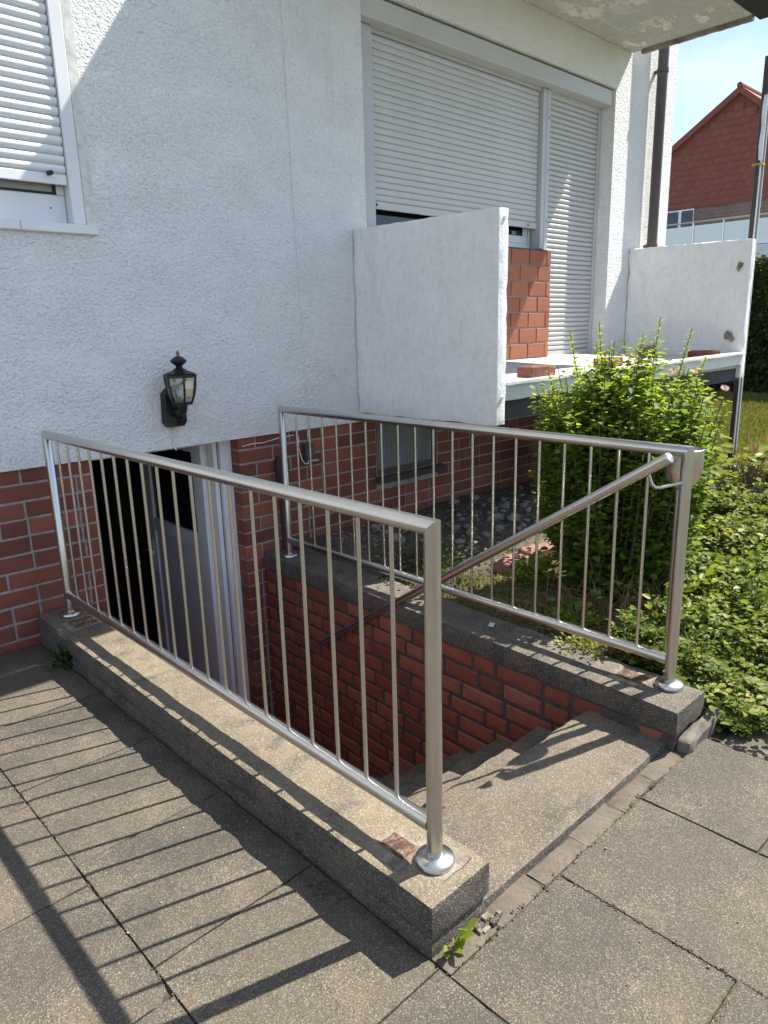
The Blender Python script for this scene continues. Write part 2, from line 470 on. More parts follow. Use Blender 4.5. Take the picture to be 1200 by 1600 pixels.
class MB:
    def __init__(self):
        self.bm = bmesh.new()

    def box(self, x0, x1, y0, y1, z0, z1, bev=0.0, fn=None):
        vs_ = [self.bm.verts.new(p) for p in ((x0, y0, z0), (x1, y0, z0), (x1, y1, z0), (x0, y1, z0), (x0, y0, z1), (x1, y0, z1), (x1, y1, z1), (x0, y1, z1))]
        fs = [self.bm.faces.new([vs_[i] for i in q]) for q in ((0, 3, 2, 1), (4, 5, 6, 7), (0, 1, 5, 4), (1, 2, 6, 5), (2, 3, 7, 6), (3, 0, 4, 7))]
        if bev:
            es = list({e for f in fs for e in f.edges})
            bmesh.ops.bevel(self.bm, geom=es, offset=bev, segments=1, affect='EDGES', profile=0.5)
        return self

    def quad(self, *ps):
        self.bm.faces.new([self.bm.verts.new(p) for p in ps])
        return self

    def ring(self, c, d, r_, n, ref=None):
        d = Vector(d).normalized()
        u = Vector(ref) if ref else (Vector((0, 0, 1)) if abs(d.z) < 0.9 else Vector((1, 0, 0)))
        u = (u - d * u.dot(d)).normalized()
        w = d.cross(u)
        return [self.bm.verts.new(Vector(c) + (u * math.cos(t) + w * math.sin(t)) * r_) for t in (2 * math.pi * i / n for i in range(n))]

    def bridge(self, A, B):
        n = len(A)
        for i in range(n):
            self.bm.faces.new((A[i], A[(i + 1) % n], B[(i + 1) % n], B[i]))

    def sweep(self, pts, r_, n=10, cap=True):
        pts = [Vector(p) for p in pts]
        rs = r_ if isinstance(r_, (list, tuple)) else [r_] * len(pts)
        prev = None
        ref = None
        for i, p in enumerate(pts):
            if i == 0: d = pts[1] - pts[0]
            elif i == len(pts) - 1: d = pts[-1] - pts[-2]
            else: d = ((pts[i] - pts[i - 1]).normalized() + (pts[i + 1] - pts[i]).normalized())
            d = d.normalized()
            if ref is None:
                ref = Vector((0, 0, 1)) if abs(d.z) < 0.9 else Vector((1, 0, 0))
            ref = (ref - d * ref.dot(d)).normalized()
            R = self.ring(p, d, rs[i], n, ref)
            if prev: self.bridge(prev, R)
            elif cap: self.bm.faces.new(list(reversed(R)))
            prev = R
        if cap: self.bm.faces.new(prev)
        return self

    def lathe(self, c, prof, n=24, off=0.0):
        """prof: (radius, z) pairs from bottom to top around a vertical axis"""
        prev = None
        for rr, z in prof:
            R = [self.bm.verts.new((c[0] + rr * math.cos(off + 2 * math.pi * i / n), c[1] + rr * math.sin(off + 2 * math.pi * i / n), c[2] + z)) for i in range(n)]
            if prev: self.bridge(prev, R)
            else: self.bm.faces.new(list(reversed(R)))
            prev = R
        self.bm.faces.new(prev)
        return self

    def xform(self, mat_):
        bmesh.ops.transform(self.bm, matrix=mat_, verts=self.bm.verts)
        return self

    def build(self, name, mat, parent=None, origin=None, smooth=None):
        og = Vector(origin) if origin is not None else WL[parent].copy()
        bmesh.ops.recalc_face_normals(self.bm, faces=self.bm.faces)
        bmesh.ops.translate(self.bm, verts=self.bm.verts, vec=-og)
        me = bpy.data.meshes.new(name)
        self.bm.to_mesh(me)
        self.bm.free()
        me.materials.append(mat)
        if smooth:
            me.shade_smooth()
            me.set_sharp_from_angle(angle=math.radians(smooth))
        return link(bpy.data.objects.new(name, me), parent, og)

def share(src, parent, loc, rot=None, scale=None, name=None):
    """a copy sharing mesh data, placed at a world location under parent"""
    c = src.copy()
    COL.objects.link(c)
    c.parent = parent
    c.location = Vector(loc) - WL[parent]
    WL[c] = Vector(loc)
    if rot is not None: c.rotation_euler = rot
    if scale is not None: c.scale = scale
    return c

def grid_box(x0, x1, y0, y1, z0, z1, step, amp, wear=0.0, warp=None, freq=9.0):
    """a box as a fine grid whose faces are uneven and whose edges are worn; returns V, F"""
    nx, ny, nz_ = (max(1, round((h - l) / step)) for l, h in ((x0, x1), (y0, y1), (z0, z1)))
    idx = {}
    V, F = [], []
    def vid(i, j, k):
        key = (i, j, k)
        if key not in idx:
            p = Vector((x0 + (x1 - x0) * i / nx, y0 + (y1 - y0) * j / ny, z0 + (z1 - z0) * k / nz_))
            ext = [(-1 if i == 0 else (1 if i == nx else 0)), (-1 if j == 0 else (1 if j == ny else 0)), (-1 if k == 0 else (1 if k == nz_ else 0))]
            n_ = Vector(ext)
            cnt = sum(abs(e) for e in ext)
            q = p.copy()
            d = noise.noise(p * freq) * amp + noise.noise(p * freq * 3.1) * amp * 0.5
            q += n_.normalized() * d
            if cnt >= 2 and wear:
                w = wear * (0.25 + 1.3 * max(0, noise.noise(p * 6.3 + Vector((3, 1, 7)))) + 1.0 * max(0, noise.noise(p * 21)))
                q -= n_.normalized() * w
            if warp: q = warp(q)
            idx[key] = len(V)
            V.append(q)
        return idx[key]
    for i in range(nx):
        for j in range(ny):
            F.append((vid(i, j, 0), vid(i, j + 1, 0), vid(i + 1, j + 1, 0), vid(i + 1, j, 0)))
            F.append((vid(i, j, nz_), vid(i + 1, j, nz_), vid(i + 1, j + 1, nz_), vid(i, j + 1, nz_)))
    for i in range(nx):
        for k in range(nz_):
            F.append((vid(i, 0, k), vid(i + 1, 0, k), vid(i + 1, 0, k + 1), vid(i, 0, k + 1)))
            F.append((vid(i, ny, k), vid(i, ny, k + 1), vid(i + 1, ny, k + 1), vid(i + 1, ny, k)))
    for j in range(ny):
        for k in range(nz_):
            F.append((vid(0, j, k), vid(0, j, k + 1), vid(0, j + 1, k + 1), vid(0, j + 1, k)))
            F.append((vid(nx, j, k), vid(nx, j + 1, k), vid(nx, j + 1, k + 1), vid(nx, j, k + 1)))
    return np.array([tuple(v) for v in V]), np.array(F)

BR = {}
def brick_mesh(L, H, D, mat, variant, rough=0.0015, ch=0.004):
    """front face at y=0 looking to -y, body behind it; chamfered and slightly uneven front edges"""
    key = (round(L, 2), round(H, 3), round(D, 2), mat.name, variant)
    if key in BR: return BR[key]
    rg = random.Random(hash(key[:3]) % 1000 + variant * 17)
    me = bpy.data.meshes.new('brick')
    j = lambda s_=rough: rg.uniform(-s_, s_)
    V = []
    for sx, sz in ((-1, -1), (0, -1), (1, -1), (1, 0), (1, 1), (0, 1), (-1, 1), (-1, 0)):
        V.append((sx * (L / 2 - ch) + j(), j(min(rough * 0.7, 0.0011)), sz * (H / 2 - ch) + j()))
    for sx, sz in ((-1, -1), (0, -1), (1, -1), (1, 0), (1, 1), (0, 1), (-1, 1), (-1, 0)):
        V.append((sx * L / 2 + j(), ch + j(rough * 0.5), sz * H / 2 + j()))
    for sx, sz in ((-1, -1), (1, -1), (1, 1), (-1, 1)):
        V.append((sx * L / 2, D, sz * H / 2))
    F = [tuple(range(8))]
    for i in range(8):
        F.append((i, 8 + i, 8 + (i + 1) % 8, (i + 1) % 8)[::-1])
    F += [(8, 9, 10, 17, 16)[::-1], (10, 11, 12, 18, 17)[::-1], (12, 13, 14, 19, 18)[::-1], (14, 15, 8, 16, 19)[::-1], (16, 17, 18, 19)[::-1]]
    me.from_pydata(V, [], [f[::-1] if False else f for f in F])
    bm = bmesh.new(); bm.from_mesh(me)
    bmesh.ops.recalc_face_normals(bm, faces=bm.faces)
    bm.to_mesh(me); bm.free()
    me.materials.append(mat)
    BR[key] = me
    return me

def put_brick(parent, c, L, H, D, mat, rotz=0.0, rough=0.0015, ch=0.004, name='brick', tilt=0.0):
    o = bpy.data.objects.new(name, brick_mesh(L, H, D, mat, random.randrange(4), rough, ch))
    link(o, parent, c)
    o.rotation_euler = (random.uniform(-tilt, tilt), random.uniform(-tilt, tilt) * 0.5, rotz + random.uniform(-tilt, tilt))
    return o

def lay(parent, org, udir, rotz, u0, u1, ztop, zbot, course, H, mat, D=0.03, lens=(0.245, 0.245, 0.118), joint=0.012, holes=(), skip=None, proud=0.0, rough=0.0015, ch=0.004, tilt=0.004, first=None):
    """courses of separate bricks from ztop down; u runs along udir from org"""
    org, udir = Vector(org), Vector(udir)
    nrm = Vector((math.sin(rotz), -math.cos(rotz), 0))
    k = 0
    z = ztop - H / 2
    while z + H / 2 > zbot + 0.01:
        spans = [(u0, u1)]
        for (ha, hb, hz0, hz1) in holes:
            if z + H / 2 > hz0 + 0.012 and z - H / 2 < hz1 - 0.012:
                new = []
                for (sa, sb) in spans:
                    if hb <= sa or ha >= sb: new.append((sa, sb)); continue
                    if ha > sa: new.append((sa, ha - 0.0))
                    if hb < sb: new.append((hb + 0.0, sb))
                spans = new
        for (sa, sb) in spans:
            u = sa
            fst = True
            while u < sb - 0.02:
                L = (first[k % len(first)] if (first and fst) else random.choice(lens))
                fst = False
                if sb - u < L + 0.05: L = sb - u
                else: L = min(L, sb - u)
                if sb - (u + L + joint) < 0.05: L = sb - u
                Lq = round(L * 50) / 50 if L > 0.26 else L
                c = org + udir * (u + L / 2) + Vector((0, 0, z)) + nrm * (proud + random.uniform(-0.0015, 0.002))
                if not (skip and skip(c)):
                    put_brick(parent, c, L, H, D, mat, rotz, rough, ch, 'brick', tilt)
                u += L + joint
        z -= course
        k += 1

# ------------------------------------------------------------------ ground
HX0, HX1, HY0, HY1 = -0.06, 1.38, -2.66, 3.3         # the hole of the cellar stair
mb = MB()
B_ = 400
for x0, x1, y0, y1 in ((-B_, HX0, -B_, B_), (HX1, B_, -B_, B_), (HX0, HX1, -B_, HY0), (HX0, HX1, HY1, B_)):
    mb.quad((x0, y0, -0.03), (x1, y0, -0.03), (x1, y1, -0.03), (x0, y1, -0.03))
tag(mb.build('ground', MT['field']), kind='structure')

# paving: a bed sheet and separate slabs
pv = thing('pavement', (-0.6, -2.0, 0), kind='structure')
mb = MB()
for x0, x1, y0, y1 in ((-6, -0.1, -7, 0.01), (-0.1, 1.44, -7, -2.66), (1.44, 6, -7, -2.72)):
    mb.quad((x0, y0, -0.009), (x1, y0, -0.009), (x1, y1, -0.009), (x0, y1, -0.009))
mb.build('joint_filling', MT['dirt'], pv)
def slab(x0, x1, y0, y1, cut=None, ref=[0]):
    g = random.uniform(0.0010, 0.0022)
    dz = random.uniform(-0.002, 0.002)
    V, F = grid_box(x0 + g, x1 - g, y0 + g, y1 - g, -0.05, 0.0, 0.028, 0.0011, 0.0042, None, 5.0)
    tx, ty = random.uniform(-0.004, 0.004), random.uniform(-0.004, 0.004)
    V[:, 2] += dz + (V[:, 0] - (x0 + x1) / 2) * tx + (V[:, 1] - (y0 + y1) / 2) * ty
    if cut:                                        # broken corner
        cx_, cy_, rad = cut
        d = np.hypot(V[:, 0] - cx_, V[:, 1] - cy_)
        ins = np.clip(1 - d / rad, 0, 1)
        V[:, 2] -= ins * 0.022
    return from_np('paving_slab', V, F, MT['pave'], pv, ((x0 + x1) / 2, (y0 + y1) / 2, 0), True, None, 35)
P = 0.4935
cols = [(-0.614 - P * k, -0.1205 - P * k if k else -0.1225) for k in range(6)]
for k, (xa, xb) in enumerate(cols):
    off = -2.22 if k % 2 == 0 else -2.322
    ys = [off + P * i for i in range(-4, 8)]
    for ya in ys:
        yb = min(ya + P, -0.002)
        if yb - ya < 0.06: continue
        slab(xa, xb, ya, yb, (-0.614, -2.322, 0.055) if (k == 1 and abs(ya - off) < 0.01) else None)
rows = [(-0.1205, 0.344), (0.344, 0.818), (0.818, 1.312), (1.312, 1.806), (1.806, 2.30), (2.30, 2.79), (2.79, 3.28)]
for k, (xa, xb) in enumerate(rows):
    y0 = -2.746
    first = 0.482 if k == 0 else (0.60 if k == 1 else (0.36 if k == 2 else 0.49))
    ytop = y0 if k < 3 else (-2.80 if k == 3 else -2.86)
    ya = y0 - first
    slab(xa, xb, ya, ytop, None)
    for q in range(4):
        slab(xa, xb, ya - P, ya)
        ya -= P
# edging bricks between the top step and the slabs
x = -0.118
while x < 1.13:
    L = random.choice((0.22, 0.20, 0.235))
    x1_ = min(x + L, 1.16)
    if 1.16 - x1_ < 0.08: x1_ = 1.16
    V, F = grid_box(x + 0.0012, x1_ - 0.0012, -2.7445, -2.674 + random.uniform(-0.004, 0.006), -0.06, random.uniform(-0.007, -0.001), 0.022, 0.003, 0.007)
    from_np('edging_brick', V, F, MT['edging'], pv, (x, -2.71, 0), True, None, 35)
    x = x1_
V, F = grid_box(1.165, 1.435, -2.752, -2.700, -0.05, 0.040, 0.018, 0.007, 0.022, None, 14)
V[:, 2] += (V[:, 0] - 1.165) * 0.12
from_np('edging_brick', V, F, MT['wood_old'], pv, (1.3, -2.72, 0), True, None, 35)

# ------------------------------------------------------------------ the house
house = thing('house', (1.2, 0.3, 0), 'white rendered house with red brick base and closed roller shutters', 'house')
# front wall with openings
xs = [-5.0, -1.1, 0.372, 2.212, 5.265, 6.40]
zs = [0.886, 1.20, 2.0, 3.30, 3.505, 6.2]
def is_open(i, k):
    if i == 1 and k == 2: return True
    if i == 3 and k in (1, 2, 3): return True
    return False
mb = MB()
WT = 0.30
for i in range(5):
    for k in range(5):
        if is_open(i, k): continue
        x0, x1, z0, z1 = xs[i], xs[i + 1], zs[k], zs[k + 1]
        mb.quad((x0, 0, z0), (x1, 0, z0), (x1, 0, z1), (x0, 0, z1))
for (xa, xb, za, zb_) in ((-1.1, 0.372, 2.0, 3.30), (2.212, 5.265, 1.20, 3.505)):
    mb.quad((xb, 0, za), (xb, WT, za), (xb, WT, zb_), (xb, 0, zb_))
    mb.quad((xa, 0, za), (xa, 0, zb_), (xa, WT, zb_), (xa, WT, za))
    mb.quad((xa, 0, zb_), (xb, 0, zb_), (xb, WT, zb_), (xa, WT, zb_))
    mb.quad((xa, 0, za), (xa, WT, za), (xb, WT, za), (xb, 0, za))
mb.quad((-5, 0, 0.886), (-5, 0.3, 0.886), (6.4, 0.3, 0.886), (6.4, 0, 0.886))
mb.quad((6.4, 0, 0.886), (6.4, 8, 0.886), (6.4, 8, 6.2), (6.4, 0, 6.2))
mb.quad((-5, 0, 0.886), (-5, 0, 6.2), (-5, 8, 6.2), (-5, 8, 0.886))
mb.quad((-5, 8, 0.0), (-5, 8, 6.2), (6.4, 8, 6.2), (6.4, 8, 0.0))
bmesh.ops.remove_doubles(mb.bm, verts=mb.bm.verts, dist=0.0005)
mb.build('render_wall', MT['render'], house)
mb = MB()
mb.box(-5.3, 6.7, -0.4, 8.3, 6.2, 6.42)
mb.build('roof', MT['gutter'], house)
# dark rooms behind the openings
mb = MB()
for (xa, xb, za, zb_) in ((-1.1, 0.372, 2.0, 3.30), (2.212, 5.265, 1.20, 3.505)):
    mb.box(xa - 0.3, xb + 0.3, 0.302, 2.6, za - 0.2, zb_ + 0.2)
    mb.bm.faces.ensure_lookup_table()
    f = [f_ for f_ in mb.bm.faces if all(abs(v.co.y - 0.302) < 1e-4 for v in f_.verts)]
    bmesh.ops.delete(mb.bm, geom=f, context='FACES_ONLY')
mb.build('room_interior', MT['inside'], house)

# plinth: mortar sheet with a door hole and a vent hole, bricks laid on it
DX0, DX1, DZ0, DZ1 = 0.250, 1.136, -1.10, 0.90
VX0, VX1, VZ0, VZ1 = 2.262, 2.895, 0.478, 0.90
mb = MB()
px = [-5.0, DX0, DX1, VX0, VX1, 6.40]
pz = [-1.3, DZ0, VZ0, 0.90]
YM = 0.0185
for i in range(5):
    for k in range(3):
        x0, x1, z0, z1 = px[i], px[i + 1], pz[k], pz[k + 1]
        if i == 1 and k >= 1: continue
        if i == 3 and k == 2: continue
        mb.quad((x0, YM, z0), (x1, YM, z0), (x1, YM, z1), (x0, YM, z1))
mb.quad((DX1 + .004, YM, DZ0), (DX1 + .004, 0.16, DZ0), (DX1 + .004, 0.16, 0.90), (DX1 + .004, YM, 0.90))
mb.quad((DX0 - .004, YM, DZ0), (DX0 - .004, YM, 0.90), (DX0 - .004, 0.16, 0.90), (DX0 - .004, 0.16, DZ0))
mb.quad((VX0, YM, VZ0), (VX0, YM, VZ1), (VX0, 0.12, VZ1), (VX0, 0.12, VZ0))
mb.quad((VX1, YM, VZ0), (VX1, 0.12, VZ0), (VX1, 0.12, VZ1), (VX1, YM, VZ1))
mb.quad((VX0, YM, VZ0), (VX0, 0.12, VZ0), (VX1, 0.12, VZ0), (VX1, YM, VZ0))
mb.quad((VX0, 0.12, VZ0), (VX1, 0.12, VZ0), (VX1, 0.12, VZ1), (VX0, 0.12, VZ1))
plinth = mb.build('brick_plinth', MT['mortar'], house)
CO, HB = 0.0861, 0.0740
random.seed(21)
lay(plinth, (0, 0.012, 0), (1, 0, 0), 0, -1.5, DX0, 0.892, 0.02, CO, HB, MT['brick'], 0.03, tilt=0.003)
# bricks to the right of the door, the first of each course turns the corner into the reveal
z = 0.892 - HB / 2
k = 0
while z > DZ0:
    L0 = 0.115 if k % 2 == 0 else 0.24
    if z < 0.05: L0 = 0.100
    put_brick(plinth, (DX1 + L0 / 2 - 0.002, 0.012, z), L0, HB, 0.112, MT['brick'], 0, tilt=0.002)
    if z > 0.05:
        hol = [(VX0 - 0.01, VX1 + 0.01, VZ0 - 0.06, VZ1)]
        lay(plinth, (0, 0.012, 0), (1, 0, 0), 0, DX1 + L0 + 0.011, 5.1, z + HB / 2, z - HB / 2, CO, HB, MT['brick'], 0.03, holes=hol, tilt=0.003)
    else:
        put_brick(plinth, (DX1 + L0 + 0.05, 0.012, z), 0.075, HB, 0.03, MT['brick'], 0)
    z -= CO
    k += 1
# vent grille
vg = MB().box(VX0, VX0 + 0.018, 0.030, 0.055, VZ0, 0.885).box(VX1 - 0.03, VX1, 0.030, 0.055, VZ0, 0.885).box(VX0 + 0.018, VX1 - 0.03, 0.030, 0.055, VZ0, VZ0 + 0.035).box(VX0 + .018, VX1 - .03, 0.030, 0.055, 0.868, 0.885).build('vent_grille', MT['box_grey'], house)
mb = MB()
n_ = 36
for i in range(1, n_):
    xx = VX0 + 0.018 + (VX1 - VX0 - 0.048) * i / n_
    mb.box(xx - 0.0014, xx + 0.0014, 0.040, 0.043, VZ0 + 0.035, 0.868)
for i in range(1, 22):
    zz = VZ0 + 0.035 + (0.868 - VZ0 - 0.035) * i / 22
    mb.box(VX0 + 0.018, VX1 - 0.03, 0.0435, 0.0465, zz - 0.0014, zz + 0.0014)
tag(mb.build('wire_mesh', MT['alu'], vg), kind='stuff')
MB().box(VX0 + 0.01, VX1 - 0.02, 0.10, 0.118, VZ0 + 0.01, 0.88).build('vent_back', MT['inside'], vg)
V, F = grid_box(VX0 - 0.02, VX1 + 0.05, -0.035, 0.045, VZ0 - 0.055, VZ0 - 0.003, 0.03, 0.002, 0.006)
from_np('vent_sill', V, F, MT['mortar_dark'], house, None, True, None, 35)

# ---- shutters
def slat_mesh(L, pitch, mat, bulge=1.0):
    """one rounded shutter slat along x, centred, front toward -y"""
    prof = [(0.006, -pitch / 2 + 0.0004), (0.001, -pitch / 2 + 0.0035), (-0.0035, -pitch / 2 + 0.0065), (-0.0072, -pitch * 0.15), (-0.0076, pitch * 0.12), (-0.0055, pitch / 2 - 0.0075), (-0.0012, pitch / 2 - 0.0025), (0.006, pitch / 2 - 0.0004)]
    prof = [(0.006 if y > 0.005 else y * bulge, z) for y, z in prof]
    V = [(sx * L / 2, y, z) for sx in (-1, 1) for y, z in prof]
    n = len(prof)
    F = [(i, i + 1, n + i + 1, n + i) for i in range(n - 1)]
    F += [(n - 1, 0, n, 2 * n - 1), tuple(range(n - 1, -1, -1)), tuple(range(n, 2 * n))]
    me = bpy.data.meshes.new('slat')
    me.from_pydata(V, [], F)
    bm = bmesh.new(); bm.from_mesh(me); bmesh.ops.recalc_face_normals(bm, faces=bm.faces); bm.to_mesh(me); bm.free()
    me.materials.append(mat)
    me.shade_smooth(); me.set_sharp_from_angle(angle=math.radians(50))
    return me
def curtain(x0, x1, ztop, zbot, y, mat, pitch=0.0419, bar=0.050, bulge=1.0):
    mb = MB().box(x0, x1, y - 0.009, y + 0.006, zbot, zbot + bar, 0.003)
    root = mb.build('roller_shutter', mat, house, ((x0 + x1) / 2, y, zbot))
    me = slat_mesh(x1 - x0 - 0.004, pitch, mat, bulge)
    z = zbot + bar + pitch / 2 + 0.002
    while z < ztop:
        o = bpy.data.objects.new('slat', me)
        link(o, root, ((x0 + x1) / 2, y + random.uniform(-0.0006, 0.0006), z))
        o.rotation_euler = (0, random.uniform(-0.0006, 0.0006), 0)
        z += pitch
    MB().box(x0, x1, y + 0.007, y + 0.010, zbot, ztop).build('shutter_back', MT['rubber'], root)
    return root
sh1 = curtain(2.40, 4.313, 3.37, 2.285, 0.150, MT['slat'], bulge=0.45)
MB().box(4.17, 4.225, 0.118, 0.142, 2.303, 2.316, 0.003).build('shutter_stop', MT['alu'], sh1)
MB().sweep([(2.422, 0.142, 2.308), (2.422, 0.120, 2.308)], 0.009, 10).build('shutter_stop', MT['rubber'], sh1)
sh2 = curtain(4.425, 5.212, 3.37, 1.212, 0.150, MT['slat'], bulge=1.7)
tag(sh2, 'tall narrow roller shutter over the terrace door, fully down')
tag(sh1, 'wide pale roller shutter over the terrace window, left a hand open')
MB().box(2.214, 2.397, 0.105, 0.20, 2.10, 3.36).build('guide_rail', MT['alu'], house)
MB().box(4.316, 4.367, 0.108, 0.20, 2.125, 3.362, 0.003).build('guide_rail', MT['alu'], house)
g2 = MB().box(4.369, 4.422, 0.106, 0.20, 1.21, 3.362, 0.003).build('guide_rail', MT['alu'], house)
for zz in (2.35, 2.75, 3.15):
    MB().sweep([(4.395, 0.107, zz), (4.395, 0.1035, zz)], 0.006, 8).build('screw', MT['rubber'], g2)
MB().box(5.215, 5.263, 0.128, 0.20, 1.21, 3.362, 0.003).build('guide_rail', MT['alu'], house)
bx = MB().box(2.216, 5.255, 0.022, 0.215, 3.365, 3.488, 0.006).build('shutter_box', MT['slat'], house)
MB().box(2.40, 5.215, 0.128, 0.141, 3.34, 3.3645).build('box_seal', MT['alu'], bx)
# window under the wide shutter
wf = MB().box(2.43, 4.34, 0.215, 0.27, 2.105, 2.165).box(2.43, 2.47, 0.215, 0.27, 2.165, 3.30).box(4.29, 4.34, 0.215, 0.27, 2.165, 3.30).box(3.08, 3.13, 0.214, 0.27, 2.165, 3.30).box(2.43, 4.34, 0.20, 0.30, 2.098, 2.1045)
wf = wf.build('window_frame', MT['white_plastic'], house)
MB().box(2.485, 3.075, 0.235, 0.245, 2.18, 3.28).box(3.20, 4.22, 0.235, 0.245, 2.235, 3.28).build('window_pane', MT['glass_dark'], wf)
MB().box(3.135, 4.285, 0.218, 0.232, 2.166, 2.232, 0.006).box(4.225, 4.285, 0.218, 0.232, 2.233, 3.28, 0.006).build('sash', MT['white_plastic'], wf)
MB().box(2.214, 4.392, 0.042, 0.21, 2.1005, 2.108, 0.002).build('window_sill', MT['box_grey'], house)
# parapet of large orange bricks below that window
par = MB().box(2.214, 4.388, 0.050, 0.24, 1.20, 2.10).build('parapet', MT['mortar'], house)
lay(par, (0, 0.040, 0), (1, 0, 0), 0, 2.216, 4.392, 2.098, 1.20, 0.1265, 0.1150, MT['brick_orange'], 0.04, lens=(0.238, 0.238, 0.238), joint=0.011, first=(0.115, 0.238), tilt=0.003)
# inner door jamb behind the parapet end
MB().box(4.40, 4.458, 0.205, 0.30, 1.20, 3.36).build('door_post', MT['alu'], house)

# ---- upper left window
w1 = curtain(-1.10, 0.307, 3.34, 2.188, 0.016, MT['slat_white'], 0.0415, 0.046, 1.5)
tag(w1, 'white roller shutter of the left window, half in sunlight')
mb = MB().sweep([(0.225, 0.006, 2.232), (0.225, -0.028, 2.230)], 0.0105, 12)
mb.build('shutter_stop', MT['rubber'], w1, None, 40)
MB().box(0.310, 0.370, -0.006, 0.10, 2.017, 3.30, 0.003).build('guide_rail', MT['white_plastic'], house)
MB().box(-1.098, 0.370, -0.02, 0.1, 3.245, 3.298, 0.003).build('guide_rail', MT['white_plastic'], house)
wl = MB().box(-1.09, 0.308, 0.060, 0.16, 2.022, 2.150, 0.004).box(0.272, 0.3085, 0.0605, 0.16, 2.151, 3.25, 0.004).build('window_frame', MT['white_plastic'], house)
MB().box(-1.09, 0.272, 0.066, 0.080, 2.151, 2.162).box(0.260, 0.272, 0.066, 0.080, 2.162, 3.2).build('gasket', MT['rubber'], wl)
MB().box(-1.09, 0.260, 0.078, 0.088, 2.163, 3.2).build('window_pane', MT['alu'], wl)
MB().sweep([(0.235, 0.062, 2.09), (0.235, 0.058, 2.09)], 0.004, 8).build('vent_hole', MT['rubber'], wl)
V, F = grid_box(0.3725, 0.4215, -0.0035, 0.02, 2.017, 3.32, 0.03, 0.002, 0.003)
from_np('window_border', V, F, MT['patch_grey'], house, None, True, None, 35)
MB().box(-1.10, 0.060, -0.024, 0.14, 1.972, 2.016, 0.004).build('window_sill', MT['white_plastic'], house)
MB().box(0.0625, 0.4215, -0.024, 0.14, 1.9715, 2.0155, 0.004).build('window_sill', MT['white_plastic'], house)

# ---- cellar door
mb = MB()
mb.box(0.10, 1.36, 0.20, 3.2, -1.1, 0.93)
f = [f_ for f_ in mb.bm.faces if all(abs(v.co.y - 0.20) < 1e-4 for v in f_.verts)]
bmesh.ops.delete(mb.bm, geom=f, context='FACES_ONLY')
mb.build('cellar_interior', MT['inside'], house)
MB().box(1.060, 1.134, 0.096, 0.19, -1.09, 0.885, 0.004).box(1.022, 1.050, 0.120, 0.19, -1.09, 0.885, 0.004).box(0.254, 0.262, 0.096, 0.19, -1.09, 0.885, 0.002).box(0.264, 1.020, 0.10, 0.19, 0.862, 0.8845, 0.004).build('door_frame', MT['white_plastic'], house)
MB().box(1.049, 1.061, 0.135, 0.18, -1.09, 0.884).build('door_gasket', MT['rubber'], house)
leaf = MB()
leaf.box(0.985, 1.035, 0.205, 0.330, -1.075, 0.850, 0.003).box(0.985, 1.035, 0.965, 1.055, -1.075, 0.850, 0.003)
leaf.box(0.986, 1.034, 0.330, 0.965, 0.170, 0.262, 0.003).box(0.986, 1.034, 0.330, 0.965, 0.790, 0.850, 0.003).box(0.986, 1.034, 0.330, 0.965, -1.075, -0.95, 0.003)
door = leaf.build('door', MT['white_plastic'], house, (1.01, 0.205, -1.08))
MB().box(1.000, 1.020, 0.331, 0.964, -0.949, 0.169).build('door_panel', MT['door_grey'], door)
MB().box(1.004, 1.012, 0.331, 0.964, 0.263, 0.789).build('door_glass', MT['glass_dark'], door)
MB().box(0.972, 0.984, 0.995, 1.030, -0.13, 0.10, 0.004).sweep([(0.985, 1.012, 0.03), (0.940, 1.012, 0.03), (0.936, 1.000, 0.03), (0.936, 0.900, 0.028)], 0.009, 10).build('door_handle', MT['alu'], door, None, 40)
for zz in (-0.85, 0.02, 0.62):
    MB().sweep([(1.026, 0.196, zz), (1.026, 0.196, zz + 0.09)], 0.009, 10).build('hinge', MT['alu'], door, None, 40)
MB().box(0.254, 1.134, 0.05, 0.22, -1.105, -1.085, 0.004).build('threshold', MT['alu'], house)
door.rotation_euler = (0, 0, math.radians(-1.5))

# ---- balcony, gutter, downpipe
def edgeslab(x0, x1, y0, y1, z0, z1, name, mat):
    V, F = grid_box(x0, x1, y0, y1, z0, z1, 0.055, 0.003, 0.007)
    return from_np(name, V, F, mat, house, None, True, None, 35)
edgeslab(1.39, 5.520, -1.045, -0.002, 3.832, 4.05, 'balcony_slab', MT['soffit'])
V, F = grid_box(5.482, 5.5235, -1.04, -0.10, 3.797, 3.8335, 0.03, 0.003, 0.006)
from_np('drip_edge', V, F, MT['drip'], house, None, True, None, 35)
MB().box(1.39, 5.60, -1.265, -1.235, 3.83, 3.99, 0.006).box(1.39, 5.60, -1.235, -1.048, 3.82, 3.845, 0.004).box(1.39, 5.60, -1.235, -1.21, 3.985, 4.0).build('gutter', MT['gutter'], house)
dp = MB().sweep([(5.953, -0.077, 2.10), (5.953, -0.077, 6.1)], 0.048, 20).build('downpipe', MT['brown_pipe'], house, None, 40)
for zz in (2.22, 3.76):
    MB().lathe((5.953, -0.077, zz), [(0.0485, -0.018), (0.055, -0.016), (0.055, 0.016), (0.0485, 0.018)], 20).box(5.935, 5.971, -0.03, 0.004, zz - 0.012, zz + 0.012).build('pipe_clip', MT['brown_pipe'], dp, None, 40)
